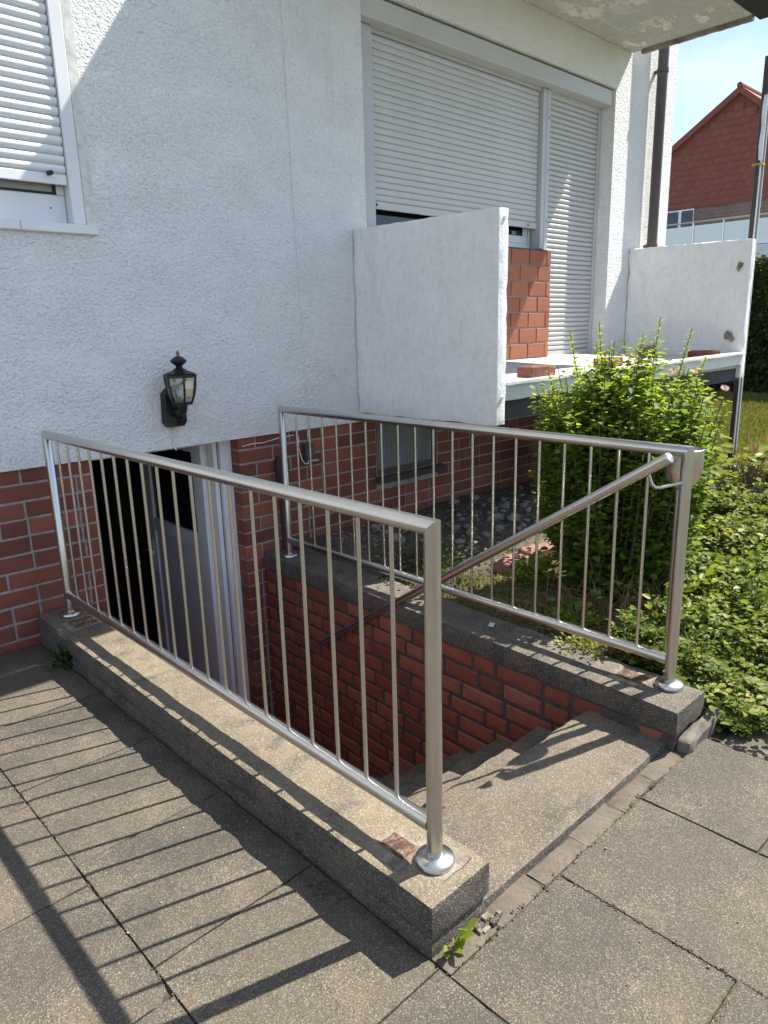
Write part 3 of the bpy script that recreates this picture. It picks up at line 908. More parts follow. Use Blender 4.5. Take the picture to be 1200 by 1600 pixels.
# loose cables on the render
MB().sweep([(1.612, -0.004, 3.83), (1.612, -0.004, 3.1), (1.625, -0.004, 2.2), (1.640, -0.004, 1.4), (1.647, -0.004, 1.05), (1.65, -0.004, 0.885)], 0.0024, 6).build('cable', MT['cable'], house)
MB().sweep([(0.700, -0.005, 1.0), (0.706, -0.006, 0.95), (0.712, -0.008, 0.89), (0.716, -0.022, 0.874)], 0.0030, 6).sweep([(0.712, -0.006, 1.0), (0.716, -0.008, 0.94), (0.718, -0.010, 0.875)], 0.0022, 6).build('cable', MT['cable'], house)
MB().sweep([(1.15, -0.004, 0.838), (1.22, -0.006, 0.846), (1.30, -0.006, 0.842), (1.42, -0.006, 0.858), (1.53, -0.008, 0.862)], 0.0026, 6).build('cable', MT['cable'], house)

# ------------------------------------------------------------------ terrace and its two side walls
ter = thing('terrace', (3.9, -0.55, 1.1), 'raised terrace slab with white fascia in front of the shuttered door', 'terrace')
mb = MB()
mb.quad((2.17, -1.10, 1.168), (5.66, -1.10, 1.168), (5.66, 0.3, 1.225), (2.17, 0.3, 1.225))
mb.quad((2.17, -1.10, 1.075), (2.17, -0.002, 1.075), (5.66, -0.002, 1.075), (5.66, -1.10, 1.075))
mb.quad((2.17, -1.10, 1.075), (5.66, -1.10, 1.075), (5.66, -1.10, 1.168), (2.17, -1.10, 1.168))
mb.build('terrace_floor', MT['terrace_floor'], ter)
V, F = grid_box(2.167, 5.658, -1.150, -1.098, 1.078, 1.166, 0.06, 0.002, 0.004)
V[:, 2] += (V[:, 0] - 2.167) * 0.008
from_np('fascia', V, F, MT['terrace_white'], ter, None, True, None, 35)
V, F = grid_box(2.167, 5.658, -1.172, -1.06, 1.1665, 1.186, 0.06, 0.0015, 0.004)
V[:, 2] += (V[:, 0] - 2.167) * 0.008
from_np('edge_cap', V, F, MT['terrace_white'], ter, None, True, None, 35)
MB().box(2.167, 5.658, -1.10, -1.0, 0.965, 1.074).box(2.167, 5.658, -0.999, -0.003, 0.985, 1.0745).build('terrace_beam', MT['underside_shade'], ter)

def sidewall(x0, x1, y0, z0, z1, lean, label):
    def warp(q):
        t = (q.z - z0) / (z1 - z0)
        q.x += lean * t
        q.z -= (-q.y) * 0.012 * t
        return q
    V, F = grid_box(x0, x1, y0, -0.004, z0, z1, 0.026, 0.0030, 0.010, warp, 5.0)
    o = from_np('privacy_wall', V, F, MT['panel'], None, ((x0 + x1) / 2, y0 / 2, z0), True, None, 35)
    tag(o, label, 'privacy wall', 'concrete privacy walls at the ends of the terrace')
    return o
pw1 = sidewall(2.085, 2.168, -1.171, 0.945, 2.118, -0.002, 'large pale concrete privacy wall standing out from the house at the near end of the terrace')
pw2 = sidewall(5.655, 5.738, -1.140, 0.985, 2.182, 0.0, 'smaller concrete privacy wall with two broken spots at the far end of the terrace')
for (y, z, rr) in ((-1.06, 1.93, 0.028), (-1.02, 1.36, 0.05)):
    mb = MB()
    for q in range(3):
        mb.sweep([(5.652, y + random.uniform(-.03, .03), z + random.uniform(-.05, .05)), (5.647, y + random.uniform(-.02, .02), z + random.uniform(-.04, .04))], rr * random.uniform(0.35, 0.7), 7)
    mb.build('chipped_spot', MT['patch'], pw2, (5.65, y, z))
for z in (2.05, 1.10):
    MB().sweep([(2.125, -1.170, z), (2.125, -1.177, z)], 0.011, 10).build('anchor', MT['alu'], pw1, (2.125, -1.17, z))

# loose bricks on the terrace
def loose(x, y, z, rz, L, H, D, label, mat=plain('dull_red_brown_brick', (0.15, 0.052, 0.036), 0.9, 0, 0.4, 14)):
    mb = MB().box(-L / 2, L / 2, -D / 2, D / 2, 0, H, 0.006)
    o = mb.build('brick', mat, None, (0, 0, 0))
    o.location = (x, y, z); o.rotation_euler = (0, 0, rz); WL[o] = Vector((x, y, z))
    tag(o, label, 'brick', 'loose bricks lying on the terrace')
loose(2.62, -1.06, 1.187, 0.03, 0.27, 0.066, 0.11, 'red brick on the terrace edge right beside the large privacy wall')
loose(3.62, -0.98, 1.190, 0.08, 0.26, 0.066, 0.11, 'red brick on the terrace edge half hidden behind the shrub')
loose(5.10, -0.52, 1.192, 0.35, 0.24, 0.10, 0.12, 'dark upright brick on the terrace under the lit end of the house wall', MT['edging'])
loose(5.30, -0.95, 1.182, -0.9, 0.24, 0.06, 0.12, 'dark brick lying on the terrace below the far privacy wall')

# steel post with foil beyond the far privacy wall
post = thing('steel_post', (5.80, -1.07, 0), 'tall dark square steel post with white foil rising behind the far privacy wall', 'post')
MB().box(5.775, 5.825, -1.10, -1.05, 0.1, 3.6, 0.004).build('shaft', MT['brown_pipe'], post)
MB().box(5.762, 5.769, -1.106, -1.096, 0.3, 3.3).box(5.831, 5.838, -1.106, -1.096, 0.3, 3.3).build('edge_strip', MT['white_plastic'], post)
mb = MB()
pf = []
for q in range(16):
    z = 2.80 + 0.5 * q / 15
    w_ = 0.004 + 0.022 * abs(math.sin(q * 0.42))
    pf.append((z, w_))
for (z0, w0), (z1, w1_) in zip(pf[:-1], pf[1:]):
    mb.quad((5.755, -1.112, z0), (5.755 - w0, -1.085, z0), (5.755 - w1_, -1.085, z1), (5.755, -1.112, z1))
    mb.quad((5.755, -1.112, z0), (5.755, -1.112, z1), (5.776, -1.108, z1), (5.770, -1.108, z0))
mb.build('foil_wrap', MT['white_plastic'], post)
MB().box(5.760, 5.840, -1.112, -1.03, 2.765, 2.782).build('strap', plain('yellow_strap', (0.45, 0.30, 0.05)), post)
MB().sweep([(5.80, -1.07, 0.0), (5.80, -1.07, 0.16)], 0.07, 12).build('foot', MT['mortar'], post)

# ------------------------------------------------------------------ stair walls with concrete copings
random.seed(5)
lw = thing('retaining_wall', (0.0, -1.3, 0), 'low concrete kerb wall on the left of the cellar stair carrying the near railing', 'retaining wall')
V, F = grid_box(-0.117, 0.100, -2.683, -0.004, -0.08, 0.053, 0.024, 0.006, 0.014, None, 11)
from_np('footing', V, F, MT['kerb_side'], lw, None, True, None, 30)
V, F = grid_box(-0.122, 0.103, -2.690, -0.004, 0.055, 0.154, 0.022, 0.0042, 0.010, None, 8)
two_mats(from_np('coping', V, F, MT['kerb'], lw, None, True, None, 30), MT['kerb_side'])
mb = MB().box(-0.10, 0.082, -2.62, -0.002, -1.25, -0.081)
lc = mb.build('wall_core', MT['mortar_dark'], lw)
lay(lc, (0.092, 0, 0), (0, 1, 0), math.radians(90), -2.45, -0.01, -0.090, -1.12, 0.0861, 0.073, MT['brick_old'], 0.03, tilt=0.01, rough=0.004, ch=0.006)
for q in range(9):
    V, F = grid_box(0, random.uniform(0.010, 0.034), 0, random.uniform(0.008, 0.02), 0, random.uniform(0.006, 0.014), 0.008, 0.004, 0.004, None, 40)
    xx = 0.015 + 0.011 * q + random.uniform(-.006, .006)
    V = V + np.array([xx, -2.725 + random.uniform(-0.008, 0.02), -0.002])
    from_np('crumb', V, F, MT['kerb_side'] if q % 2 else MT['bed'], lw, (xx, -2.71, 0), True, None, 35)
rw = thing('retaining_wall', (1.3, -1.3, 0), 'retaining wall on the right of the stair, red brick under a mossy concrete coping', 'retaining wall')
def skew(q):
    q.x += (q.y + 2.70) / 2.70 * 0.105
    return q
V, F = grid_box(1.141, 1.369, -2.710, -0.004, 0.060, 0.154, 0.028, 0.004, 0.009, skew, 8)
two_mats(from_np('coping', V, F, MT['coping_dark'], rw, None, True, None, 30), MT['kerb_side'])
mb = MB()
mb.box(1.1565, 1.36, -2.69, -0.006, -1.25, 0.0595)
for v in mb.bm.verts: v.co.x += (v.co.y + 2.70) / 2.70 * 0.105
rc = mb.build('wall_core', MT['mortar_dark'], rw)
ang = math.atan2(0.105, 2.70)
lay(rc, (1.150, -2.70, 0), (math.sin(ang), math.cos(ang), 0), math.radians(-90) - ang, 0.05, 2.69, 0.048, -1.12, 0.0861, 0.0685, MT['brick_old'], 0.03, lens=(0.24, 0.24, 0.118, 0.118, 0.20), joint=0.018, tilt=0.003, rough=0.0035, ch=0.006)
V, F = grid_box(1.152, 1.36, -2.702, -2.40, -0.05, 0.062, 0.025, 0.006, 0.012, None, 12)
from_np('mortar_patch', V, F, MT['mortar_dark'], rw, None, True, None, 30)
def ragged(V, f_, a_):
    for i_ in range(len(V)):
        p_ = Vector(V[i_])
        V[i_][0] += a_ * noise.noise(p_ * f_)
        V[i_][1] += a_ * noise.noise(p_ * f_ + Vector((5, 5, 5)))
for (par_, x0, x1, y0, y1) in ((lw, -0.060, 0.005, -2.525, -2.435), (lw, -0.055, 0.055, -0.345, -0.235), (rw, 1.245, 1.325, -2.515, -2.405)):
    V, F = grid_box(x0 - .03, x1 + .02, y0 - .02, y1 + .02, 0.1535, 0.1565, 0.012, 0.0025, 0.006)
    ragged(V, 30, 0.009)
    from_np('mortar_patch', V, F, MT['bed'], par_, None, True, None, 40)
    V, F = grid_box(x0, x1, y0, y1, 0.1562, 0.1592, 0.010, 0.0015, 0.006)
    ragged(V, 55, 0.005)
    from_np('rust_plate', V, F, MT['rust'], par_, None, True, None, 40)
V, F = grid_box(-0.050, 0.080, -2.655, -2.50, 0.1532, 0.1562, 0.012, 0.002, 0.010)
ragged(V, 30, 0.009)
from_np('mortar_patch', V, F, MT['bed'], lw, None, True, None, 40)

stair = thing('stair', (0.6, -1.7, -0.6), 'worn concrete steps leading down to the cellar door between the brick walls', 'stair')
def nose(q_):
    return q_
tops = [(0.018, -2.672, -2.335), (-0.155, -2.42, -2.112), (-0.312, -2.20, -1.888), (-0.470, -1.97, -1.664), (-0.627, -1.75, -1.440), (-0.785, -1.53, -1.216), (-0.942, -1.30, -0.992)]
for (zt, ya, yb) in tops:
    V, F = grid_box(0.095, 1.26, ya, yb, zt - 0.165, zt, 0.024, 0.0045, 0.013, None, 10)
    w = np.clip((V[:, 1] - (yb - 0.05)) / 0.05, 0, 1)
    V[:, 1] += w * np.array([0.006 * noise.noise(Vector((x * 5, yb * 9, 0.3))) + 0.004 * noise.noise(Vector((x * 17, yb * 5, 2))) for x in V[:, 0]])
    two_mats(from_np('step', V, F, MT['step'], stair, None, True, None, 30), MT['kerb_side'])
V, F = grid_box(0.09, 1.30, -1.20, 0.19, -1.16, -1.10, 0.05, 0.003, 0.0)
from_np('landing', V, F, MT['step'], stair, None, True, None, 30)

# ------------------------------------------------------------------ railings
RR = 0.0208
def railing(x, ya, yb, first, last, n, label):
    """ya is the end at the house, yb the end at the steps"""
    k, top, bot = 0.154, 1.056, 0.262
    t = thing('railing', (x, (ya + yb) / 2, k), label, 'railing', 'stainless steel railings on both sides of the cellar stair')
    for y in (ya, yb):
        # mitred post: its upper end is cut at 45 degrees
        mb = MB()
        n_s = 24
        s_ = 1 if y == ya else -1                     # towards the middle: -y for ya
        lo, hi = [], []
        for i in range(n_s):
            an = 2 * math.pi * i / n_s
            dx, dy = RR * math.cos(an), RR * math.sin(an)
            lo.append(mb.bm.verts.new((x + dx, y + dy, k + 0.01)))
            hi.append(mb.bm.verts.new((x + dx, y + dy, top + s_ * dy)))
        mb.bridge(lo, hi)
        mb.bm.faces.new(lo); mb.bm.faces.new(hi)
        mb.build('post', MT['steel'], t, (x, y, k), 50)
        MB().lathe((x, y, k), [(0.050, -0.004), (0.052, -0.001), (0.052, 0.015), (0.049, 0.019), (0.024, 0.026), (0.0215, 0.026)], 32).build('base_flange', MT['steel'], t, (x, y, k), 40)
    mb = MB()
    n_s = 24
    A, B = [], []
    for i in range(n_s):
        an = 2 * math.pi * i / n_s
        dx, dz = RR * math.cos(an), RR * math.sin(an)
        A.append(mb.bm.verts.new((x + dx, ya + dz, top + dz)))
        B.append(mb.bm.verts.new((x + dx, yb - dz, top + dz)))
    mb.bridge(A, B)
    mb.bm.faces.new(A); mb.bm.faces.new(B)
    mb.build('top_rail', MT['steel'], t, None, 50)
    MB().sweep([(x, ya - RR * 0.7, bot), (x, yb + RR * 0.7, bot)], RR, 24).build('bottom_rail', MT['steel'], t, None, 50)
    proto = None
    for i in range(n):
        y = first + (last - first) * i / (n - 1)
        if proto is None:
            proto = MB().sweep([(x, y, bot + RR * 0.8), (x, y, top - RR * 0.8)], 0.0062, 12).build('baluster', MT['steel'], t, (x, y, bot), 50)
        else:
            share(proto, t, (x, y, bot))
    return t
railing(0.0, -0.146, -2.588, -0.270, -2.452, 19, 'nearer stainless steel railing with upright bars on the low left kerb')
railing(1.3115, -0.194, -2.597, -0.333, -2.456, 19, 'farther stainless steel railing in front of the shrub on the right-hand wall')
# sloping handrail
hr = thing('handrail', (1.22, -1.6, 0.45), 'sloping round steel handrail running down along the right-hand brick wall', 'handrail')
p0, p1 = Vector((1.215, -2.575, 1.045)), Vector((1.215, -0.62, -0.245))
MB().sweep([p0, p1], 0.0205, 24).build('rail', MT['steel'], hr, None, 50)
dv = (p1 - p0).normalized()
MB().sweep([p0 - dv * 0.004, p0 + dv * 0.004], [0.019, 0.0212], 24).build('end_cap', MT['steel'], hr, None, 50)
q = p0 + dv * 0.085
MB().sweep([(q.x, q.y, q.z - 0.015), (q.x + 0.012, q.y - 0.01, q.z - 0.055), (q.x + 0.022, q.y - 0.018, q.z - 0.068), (q.x + 0.036, q.y - 0.03, q.z - 0.070), (1.295, -2.592, q.z - 0.052)], 0.0062, 10).build('bracket', MT['steel'], hr, None, 60)
q = p1 - dv * 0.30
MB().sweep([(q.x, q.y, q.z - 0.012), (q.x + 0.004, q.y + 0.01, q.z - 0.065), (q.x + 0.012, q.y + 0.012, q.z - 0.078), (q.x + 0.035, q.y + 0.012, q.z - 0.08)], 0.0055, 10).build('bracket', MT['steel'], hr, None, 60)
# garden torch standing behind the front post
gt = thing('garden_torch', (1.425, -2.535, 0.1), 'steel garden torch with a cup-shaped head behind the front post of the far railing', 'garden torch')
MB().lathe((1.425, -2.535, 0.1), [(0.014, 0.0), (0.0195, 0.22), (0.0195, 0.80), (0.016, 0.81)], 20).build('stem', MT['steel'], gt, None, 50)
MB().lathe((1.425, -2.535, 0.0), [(0.020, 0.893), (0.040, 0.905), (0.060, 0.935), (0.068, 0.975), (0.068, 1.045), (0.064, 1.047), (0.062, 1.0)], 28).build('cup', MT['steel'], gt, None, 50)

# ------------------------------------------------------------------ wall lantern
LX, LY = 0.722, -0.125
lan = thing('wall_lantern', (LX, 0, 1.0), 'black sensor wall lantern with clear panes above the cellar door', 'wall lamp')
mb = MB()
prof = [(-0.060, 1.185), (-0.030, 1.215), (0.030, 1.215), (0.060, 1.185), (0.066, 1.03), (0.045, 1.003), (-0.045, 1.003), (-0.066, 1.03)]
A = [mb.bm.verts.new((LX + u, -0.002, z)) for u, z in prof]
B = [mb.bm.verts.new((LX + u * 0.92, -0.050, 1.1 + (z - 1.1) * 0.95)) for u, z in prof]
mb.bridge(A, B); mb.bm.faces.new(A); mb.bm.faces.new(B)
mb.build('back_plate', MT['black'], lan, None, 30)
MB().sweep([(LX, -0.045, 1.085), (LX, -0.085, 1.085), (LX, LY, 1.10), (LX, LY, 1.135)], [0.026, 0.026, 0.022, 0.030], 14).build('arm', MT['black'], lan, None, 40)
MB().sweep([(LX + 0.018, -0.05, 1.045), (LX + 0.022, -0.078, 1.035)], [0.020, 0.016], 14).build('motion_sensor', MT['black'], lan, None, 40)
MB().sweep([(LX + 0.02, -0.05, 1.085), (LX + 0.02, -0.066, 1.085)], 0.006, 8).build('screw', MT['alu'], lan)
hexr = lambda rr, i: (LX + rr * math.cos(math.radians(60 * i + 15)), LY + rr * math.sin(math.radians(60 * i + 15)))
prof = [(1.142, 0.052), (1.175, 0.066), (1.215, 0.076), (1.255, 0.081), (1.278, 0.082)]
mb = MB()
for i in range(6):
    mb.sweep([(*hexr(rr, i), z) for z, rr in prof], 0.0062, 6)
mb.lathe((LX, LY, 0), [(0.030, 1.128), (0.056, 1.132), (0.058, 1.146), (0.044, 1.148)], 6, math.radians(15))
mb.lathe((LX, LY, 0), [(0.070, 1.272), (0.090, 1.274), (0.090, 1.289), (0.072, 1.293)], 6, math.radians(15))
mb.build('cage', MT['black'], lan)
for i in range(6):
    mb = MB()
    for (z0, r0), (z1, r1) in zip(prof[:-1], prof[1:]):
        a0, a1, b0, b1 = hexr(r0 * 0.96, i), hexr(r0 * 0.96, i + 1), hexr(r1 * 0.96, i), hexr(r1 * 0.96, i + 1)
        mb.quad((*a0, z0), (*a1, z0), (*b1, z1), (*b0, z1))
    mb.build('glass_pane', MT['glass_clear'], lan)
MB().lathe((LX, LY, 0), [(0.082, 1.2935), (0.066, 1.300), (0.040, 1.310), (0.020, 1.322), (0.016, 1.330), (0.022, 1.338), (0.040, 1.352), (0.043, 1.362), (0.028, 1.375), (0.012, 1.384)], 18).build('cap', MT['black'], lan, None, 35)
MB().lathe((LX, LY, 0), [(0.008, 1.3845), (0.007, 1.394), (0.009, 1.398), (0.004, 1.412), (0.001, 1.414)], 10).build('finial', plain('dull_brass', (0.22, 0.15, 0.06), 0.4, 0.8), lan, None, 40)
MB().lathe((LX, LY, 0), [(0.014, 1.148), (0.014, 1.178), (0.017, 1.182), (0.020, 1.20), (0.017, 1.222), (0.006, 1.232)], 14).build('bulb', MT['white_plastic'], lan, None, 40)

# small items on the brick wall behind the far railing
jb = thing('junction_box', (1.64, 0, 0.73), 'small dark grey box with a looping white cable on the brick wall', 'junction box')
MB().box(1.605, 1.672, -0.030, 0.010, 0.690, 0.795, 0.004).build('case', MT['box_grey'], jb)
MB().sweep([(1.560, -0.002, 0.880), (1.566, -0.008, 0.83), (1.558, -0.012, 0.78), (1.575, -0.02, 0.70), (1.595, -0.022, 0.670), (1.622, -0.022, 0.668), (1.630, -0.018, 0.692)], 0.0032, 6).sweep([(1.645, -0.002, 0.882), (1.640, -0.010, 0.84), (1.645, -0.014, 0.795)], 0.0032, 6).build('cable_loop', MT['cable'], jb)
MB().box(1.640, 1.700, -0.034, 0.004, 0.679, 0.687).build('shelf', MT['alu'], jb)
rod = thing('rod', (1.40, -0.03, 0.15), 'dark rod with a thicker grip leaning on the bricks behind the far railing', 'rod')
MB().sweep([(1.375, -0.055, 0.155), (1.392, -0.020, 0.60)], 0.013, 10).build('shaft', MT['dark_rod'], rod, None, 40)
MB().sweep([(1.389, -0.024, 0.585), (1.392, -0.020, 0.62), (1.396, -0.014, 0.72), (1.398, -0.012, 0.745)], [0.018, 0.023, 0.023, 0.012], 12).build('grip', MT['rubber'], rod, None, 40)

# ------------------------------------------------------------------ garden
def bed_z(x, y):
    """height of the bed beside the stair"""
    z = 0.10 + 0.03 * noise.noise(Vector((x * 1.7, y * 1.7, 0.4))) + 0.012 * noise.noise(Vector((x * 7, y * 7, 1)))
    if y > -1.1: z += 0.06 * min(1, (y + 1.1) / 1.0) + 0.015 * noise.noise(Vector((x * 12, y * 12, 2)))
    if x > 4.5: z -= 0.11 * min(1, (x - 4.5) / 1.5)
    if y < -2.45: z -= 0.10 * min(1, (-2.45 - y) / 0.3)
    return z
nx_, ny_ = 90, 60
X = np.linspace(1.30, 6.9, nx_); Y = np.linspace(-2.86, 0.015, ny_)
V = np.array([(x + (0 if i else (y + 2.86) * 0.0), y, bed_z(x, y)) for i, x in enumerate(X) for y in Y])
F = np.array([(i * ny_ + j, (i + 1) * ny_ + j, (i + 1) * ny_ + j + 1, i * ny_ + j + 1) for i in range(nx_ - 1) for j in range(ny_ - 1)])
keep = []
for f_ in F:
    c = V[f_].mean(axis=0)
    if c[1] < -2.70 and c[0] < 1.42: continue
    if c[0] < 1.36 + (c[1] + 2.7) * 0.039 - 0.03: continue
    keep.append(f_)
tag(from_np('garden_bed', V, np.array(keep), MT['soil'], None, (0, 0, 0), True), kind='structure')
mb = MB()
for x0, x1, y0, y1 in ((6.8, 60, -40, 40), (6.0, 6.8, -40, 0.0)):
    mb.quad((x0, y0, -0.012), (x1, y0, -0.012), (x1, y1, -0.012), (x0, y1, -0.012))
tag(mb.build('lawn', MT['field']), kind='structure')

LEAF = np.array([(0, 0, 0), (-0.36, 0.30, 0.10), (-0.30, 0.68, 0.08), (0, 1.0, -0.10), (0.30, 0.68, 0.08), (0.36, 0.30, 0.10)])
LF = np.array([(0, 3, 2, 1), (0, 5, 4, 3)])
def leaves(P_, D_, Nn, size, tint, width=1.0, tpl=LEAF, tf=LF):
    """P_ base points, D_ leaf directions, Nn approximate leaf normals -> V, F, tint"""
    P_, D_, Nn = (np.asarray(q_, float) for q_ in (P_, D_, Nn))
    D_ = D_ / np.linalg.norm(D_, axis=1, keepdims=True)
    S = np.cross(D_, Nn); S /= np.linalg.norm(S, axis=1, keepdims=True) + 1e-9
    U = np.cross(S, D_)
    size = np.asarray(size)[:, None, None]
    t = tpl
    W = (t[None, :, 0:1] * width) * S[:, None, :] + t[None, :, 1:2] * D_[:, None, :] + t[None, :, 2:3] * U[:, None, :]
    V = (P_[:, None, :] + W * size).reshape(-1, 3)
    m = len(tpl)
    F = (tf[None] + (np.arange(len(P_)) * m)[:, None, None]).reshape(-1, tf.shape[1])
    return V, F, np.repeat(tint, m)
def rdir(n):
    v = rng.normal(size=(n, 3)); return v / np.linalg.norm(v, axis=1, keepdims=True)

# flowering shrub
SB = Vector((2.22, -1.88, 0.10))
shrub = thing('shrub', SB, 'bushy green flowering shrub with a few pink blooms behind the far railing', 'shrub')
mbs = MB()
PL, DL, NL, SL, TL = [], [], [], [], []
rs = random.Random(3)
tips = []
for i in range(210):
    an = rs.uniform(0, 2 * math.pi)
    ra = math.sqrt(rs.random())
    hgt = (1.27 - 0.24 * ra * ra) * rs.uniform(0.80, 1.06)
    rad = 0.46
    if ra > 0.6 and rs.random() < 0.40: hgt *= rs.uniform(0.40, 0.85)
    bx_, by_ = SB.x + 0.16 * ra * math.cos(an), SB.y + 0.16 * ra * math.sin(an)
    tx_, ty_ = SB.x + rad * ra * math.cos(an), SB.y + rad * ra * math.sin(an)
    pts = []
    for q in range(7):
        t_ = q / 6
        sp = t_ ** 0.75
        pts.append(Vector((bx_ + (tx_ - bx_) * sp + rs.uniform(-.012, .012), by_ + (ty_ - by_) * sp + rs.uniform(-.012, .012), SB.z + hgt * t_)))
    if i % 2 == 0 or ra > 0.7:
        mbs.sweep(pts, [0.008 - 0.006 * q / 6 for q in range(7)], 5, False)
    tips.append(pts[-1])
    nl = 118
    for q in range(nl):
        t_ = 0.10 + 0.90 * (q / nl)
        f_ = t_ * 6
        i0 = min(5, int(f_))
        p = pts[i0].lerp(pts[i0 + 1], f_ - i0)
        a2 = rs.uniform(0, 2 * math.pi)
        out = Vector((math.cos(a2), math.sin(a2), rs.uniform(-0.25, 0.6)))
        reach = rs.uniform(0.0, 0.085) * (1.1 - 0.7 * t_)
        p = p + out.normalized() * reach
        PL.append(p); DL.append(out)
        NL.append((rs.uniform(-.5, .5), rs.uniform(-.5, .5), 1))
        SL.append(rs.uniform(0.026, 0.052) * (0.75 if t_ > 0.93 else 1))
        TL.append(min(1, max(0, rs.gauss(0.42, 0.2) + (0.35 if t_ > 0.9 else 0))))
# tall single shoots over the top
for (dx, dy, h) in ((0.05, -0.12, 1.42), (-0.20, 0.22, 1.36), (-0.10, 0.12, 1.40), (0.32, 0.10, 1.34), (0.18, -0.22, 1.36), (0.02, 0.2, 1.3), (0.42, -0.2, 1.22), (-0.38, 0.22, 1.18)):
    pts = [SB + Vector((dx * t_, dy * t_, h * t_)) for t_ in (0, .4, .7, 1)]
    mbs.sweep(pts, [0.007, 0.005, 0.0035, 0.002], 5, False)
    for q in range(46):
        t_ = 0.62 + 0.38 * q / 46
        p = SB + Vector((dx * t_, dy * t_, h * t_))
        a2 = q * 2.4
        PL.append(p); DL.append((math.cos(a2), math.sin(a2), 0.5)); NL.append((0, 0, 1))
        SL.append(0.045 * (1.15 - 0.6 * (q / 46))); TL.append(0.55 + 0.4 * q / 46)
for q in range(3800):
    v = rdir(1)[0] * rs.random() ** 0.4
    p = Vector((SB.x + v[0] * 0.42, SB.y + v[1] * 0.42, 0.72 + v[2] * 0.60))
    if noise.noise(p * 4.5) < -0.15: continue
    o_ = Vector((v[0], v[1], 0.3)) + Vector(rdir(1)[0]) * 0.6
    PL.append(p); DL.append(o_); NL.append((rs.uniform(-.5, .5), rs.uniform(-.5, .5), 1)); SL.append(rs.uniform(0.028, 0.052)); TL.append(min(1, max(0, rs.gauss(0.38, 0.2))))
# outlying low sprig towards the terrace
for q in range(160):
    p = SB + Vector((0.25 + rs.gauss(0, .07), 0.52 + rs.gauss(0, .06), 0.42 + rs.gauss(0, .07)))
    PL.append(p); DL.append(rdir(1)[0]); NL.append((0.2, -.2, 1)); SL.append(rs.uniform(0.025, 0.045)); TL.append(rs.uniform(.5, .9))
V, F, T = leaves(PL, DL, NL, np.array(SL), np.array(TL), 1.05)
tag(from_np('foliage', V, F, MT['leaf_shrub'], shrub, None, False, T), kind='stuff')
mbs.build('stem', MT['twig'], shrub)
# blooms
for (x, y, z) in ((2.62, -1.92, 1.235), (2.74, -1.98, 1.225), (2.78, -2.13, 1.14)):
    pp, dd, nn = [], [], []
    for q in range(6):
        a2 = q * math.pi / 3
        pp.append((x, y, z)); dd.append((math.cos(a2) * 0.8 - 0.4, math.sin(a2) * 0.8 - 0.5, 0.45)); nn.append((-0.5, -0.5, 0.6))
    V, F, T = leaves(pp, dd, nn, np.full(6, 0.030), rng.uniform(0, 1, 6), 1.6)
    from_np('flower', V, F, MT['petal'], shrub, (x, y, z), False, T)

# ground cover
n = 95000
u = rng.uniform(0, 1, n)
gx = 1.40 + 3.4 * u ** 1.6
gy = rng.uniform(-2.96, -1.35, n)
keepm = []
for x, y in zip(gx, gy):
    d = noise.noise(Vector((x * 3.3, y * 3.3, 5)))
    south = -2.80 + 0.13 * noise.noise(Vector((x * 11, 4, 1))) + 0.09 * noise.noise(Vector((x * 4, 1, 1))) - (0.07 if x < 1.75 else 0)
    ok = y > south and y < -1.95 + (x - 1.4) * 0.16 + 0.10 * d
    if x > 2.6 and y > -2.0 + 0.10 * (x - 2.6) and d > 0.1: ok = False
    if x < 2.05 and y > -2.28 + 0.05 * d: ok = False
    keepm.append(ok)
keepm = np.array(keepm)
gx, gy = gx[keepm], gy[keepm]
gz = []
for x, y in zip(gx, gy):
    edge = min(1, max(0, (y + 2.90) / 0.50))
    h = 0.03 + 0.19 * edge * (0.50 + 0.5 * noise.noise(Vector((x * 2.6, y * 2.6, 2))) + 0.55 * noise.noise(Vector((x * 9, y * 9, 2))))
    if x < 1.50: h *= 0.75
    gz.append(max(bed_z(x, y), 0.0) + random.random() ** 0.35 * max(0.03, h))
gz = np.array(gz)
m_ = len(gx)
Dd = rdir(m_); Dd[:, 2] = np.abs(Dd[:, 2]) * 0.5
Nn = rdir(m_) * 0.55 + np.array([0, 0, 1.0])
sz = rng.uniform(0.012, 0.027, m_) * np.where(rng.uniform(0, 1, m_) < 0.12, 1.6, 1.0) * (1 + 0.5 * (gx > 2.6))
tn = np.clip(rng.normal(0.45, 0.2, m_) + 0.3 * np.array([noise.noise(Vector((x * 2.2, y * 2.2, 9))) for x, y in zip(gx, gy)]), 0, 1)
V, F, T = leaves(np.stack([gx, gy, gz], 1), Dd, Nn, sz, tn, 0.95)
tag(from_np('ground_cover', V, F, MT['leaf_cover'], None, (0, 0, 0), False, T), 'dense small-leaved ground cover spilling from the bed on to the paving', 'ground cover', None, 'stuff')
PL, DL, NL, SL, TL = [], [], [], [], []
rs = random.Random(8)
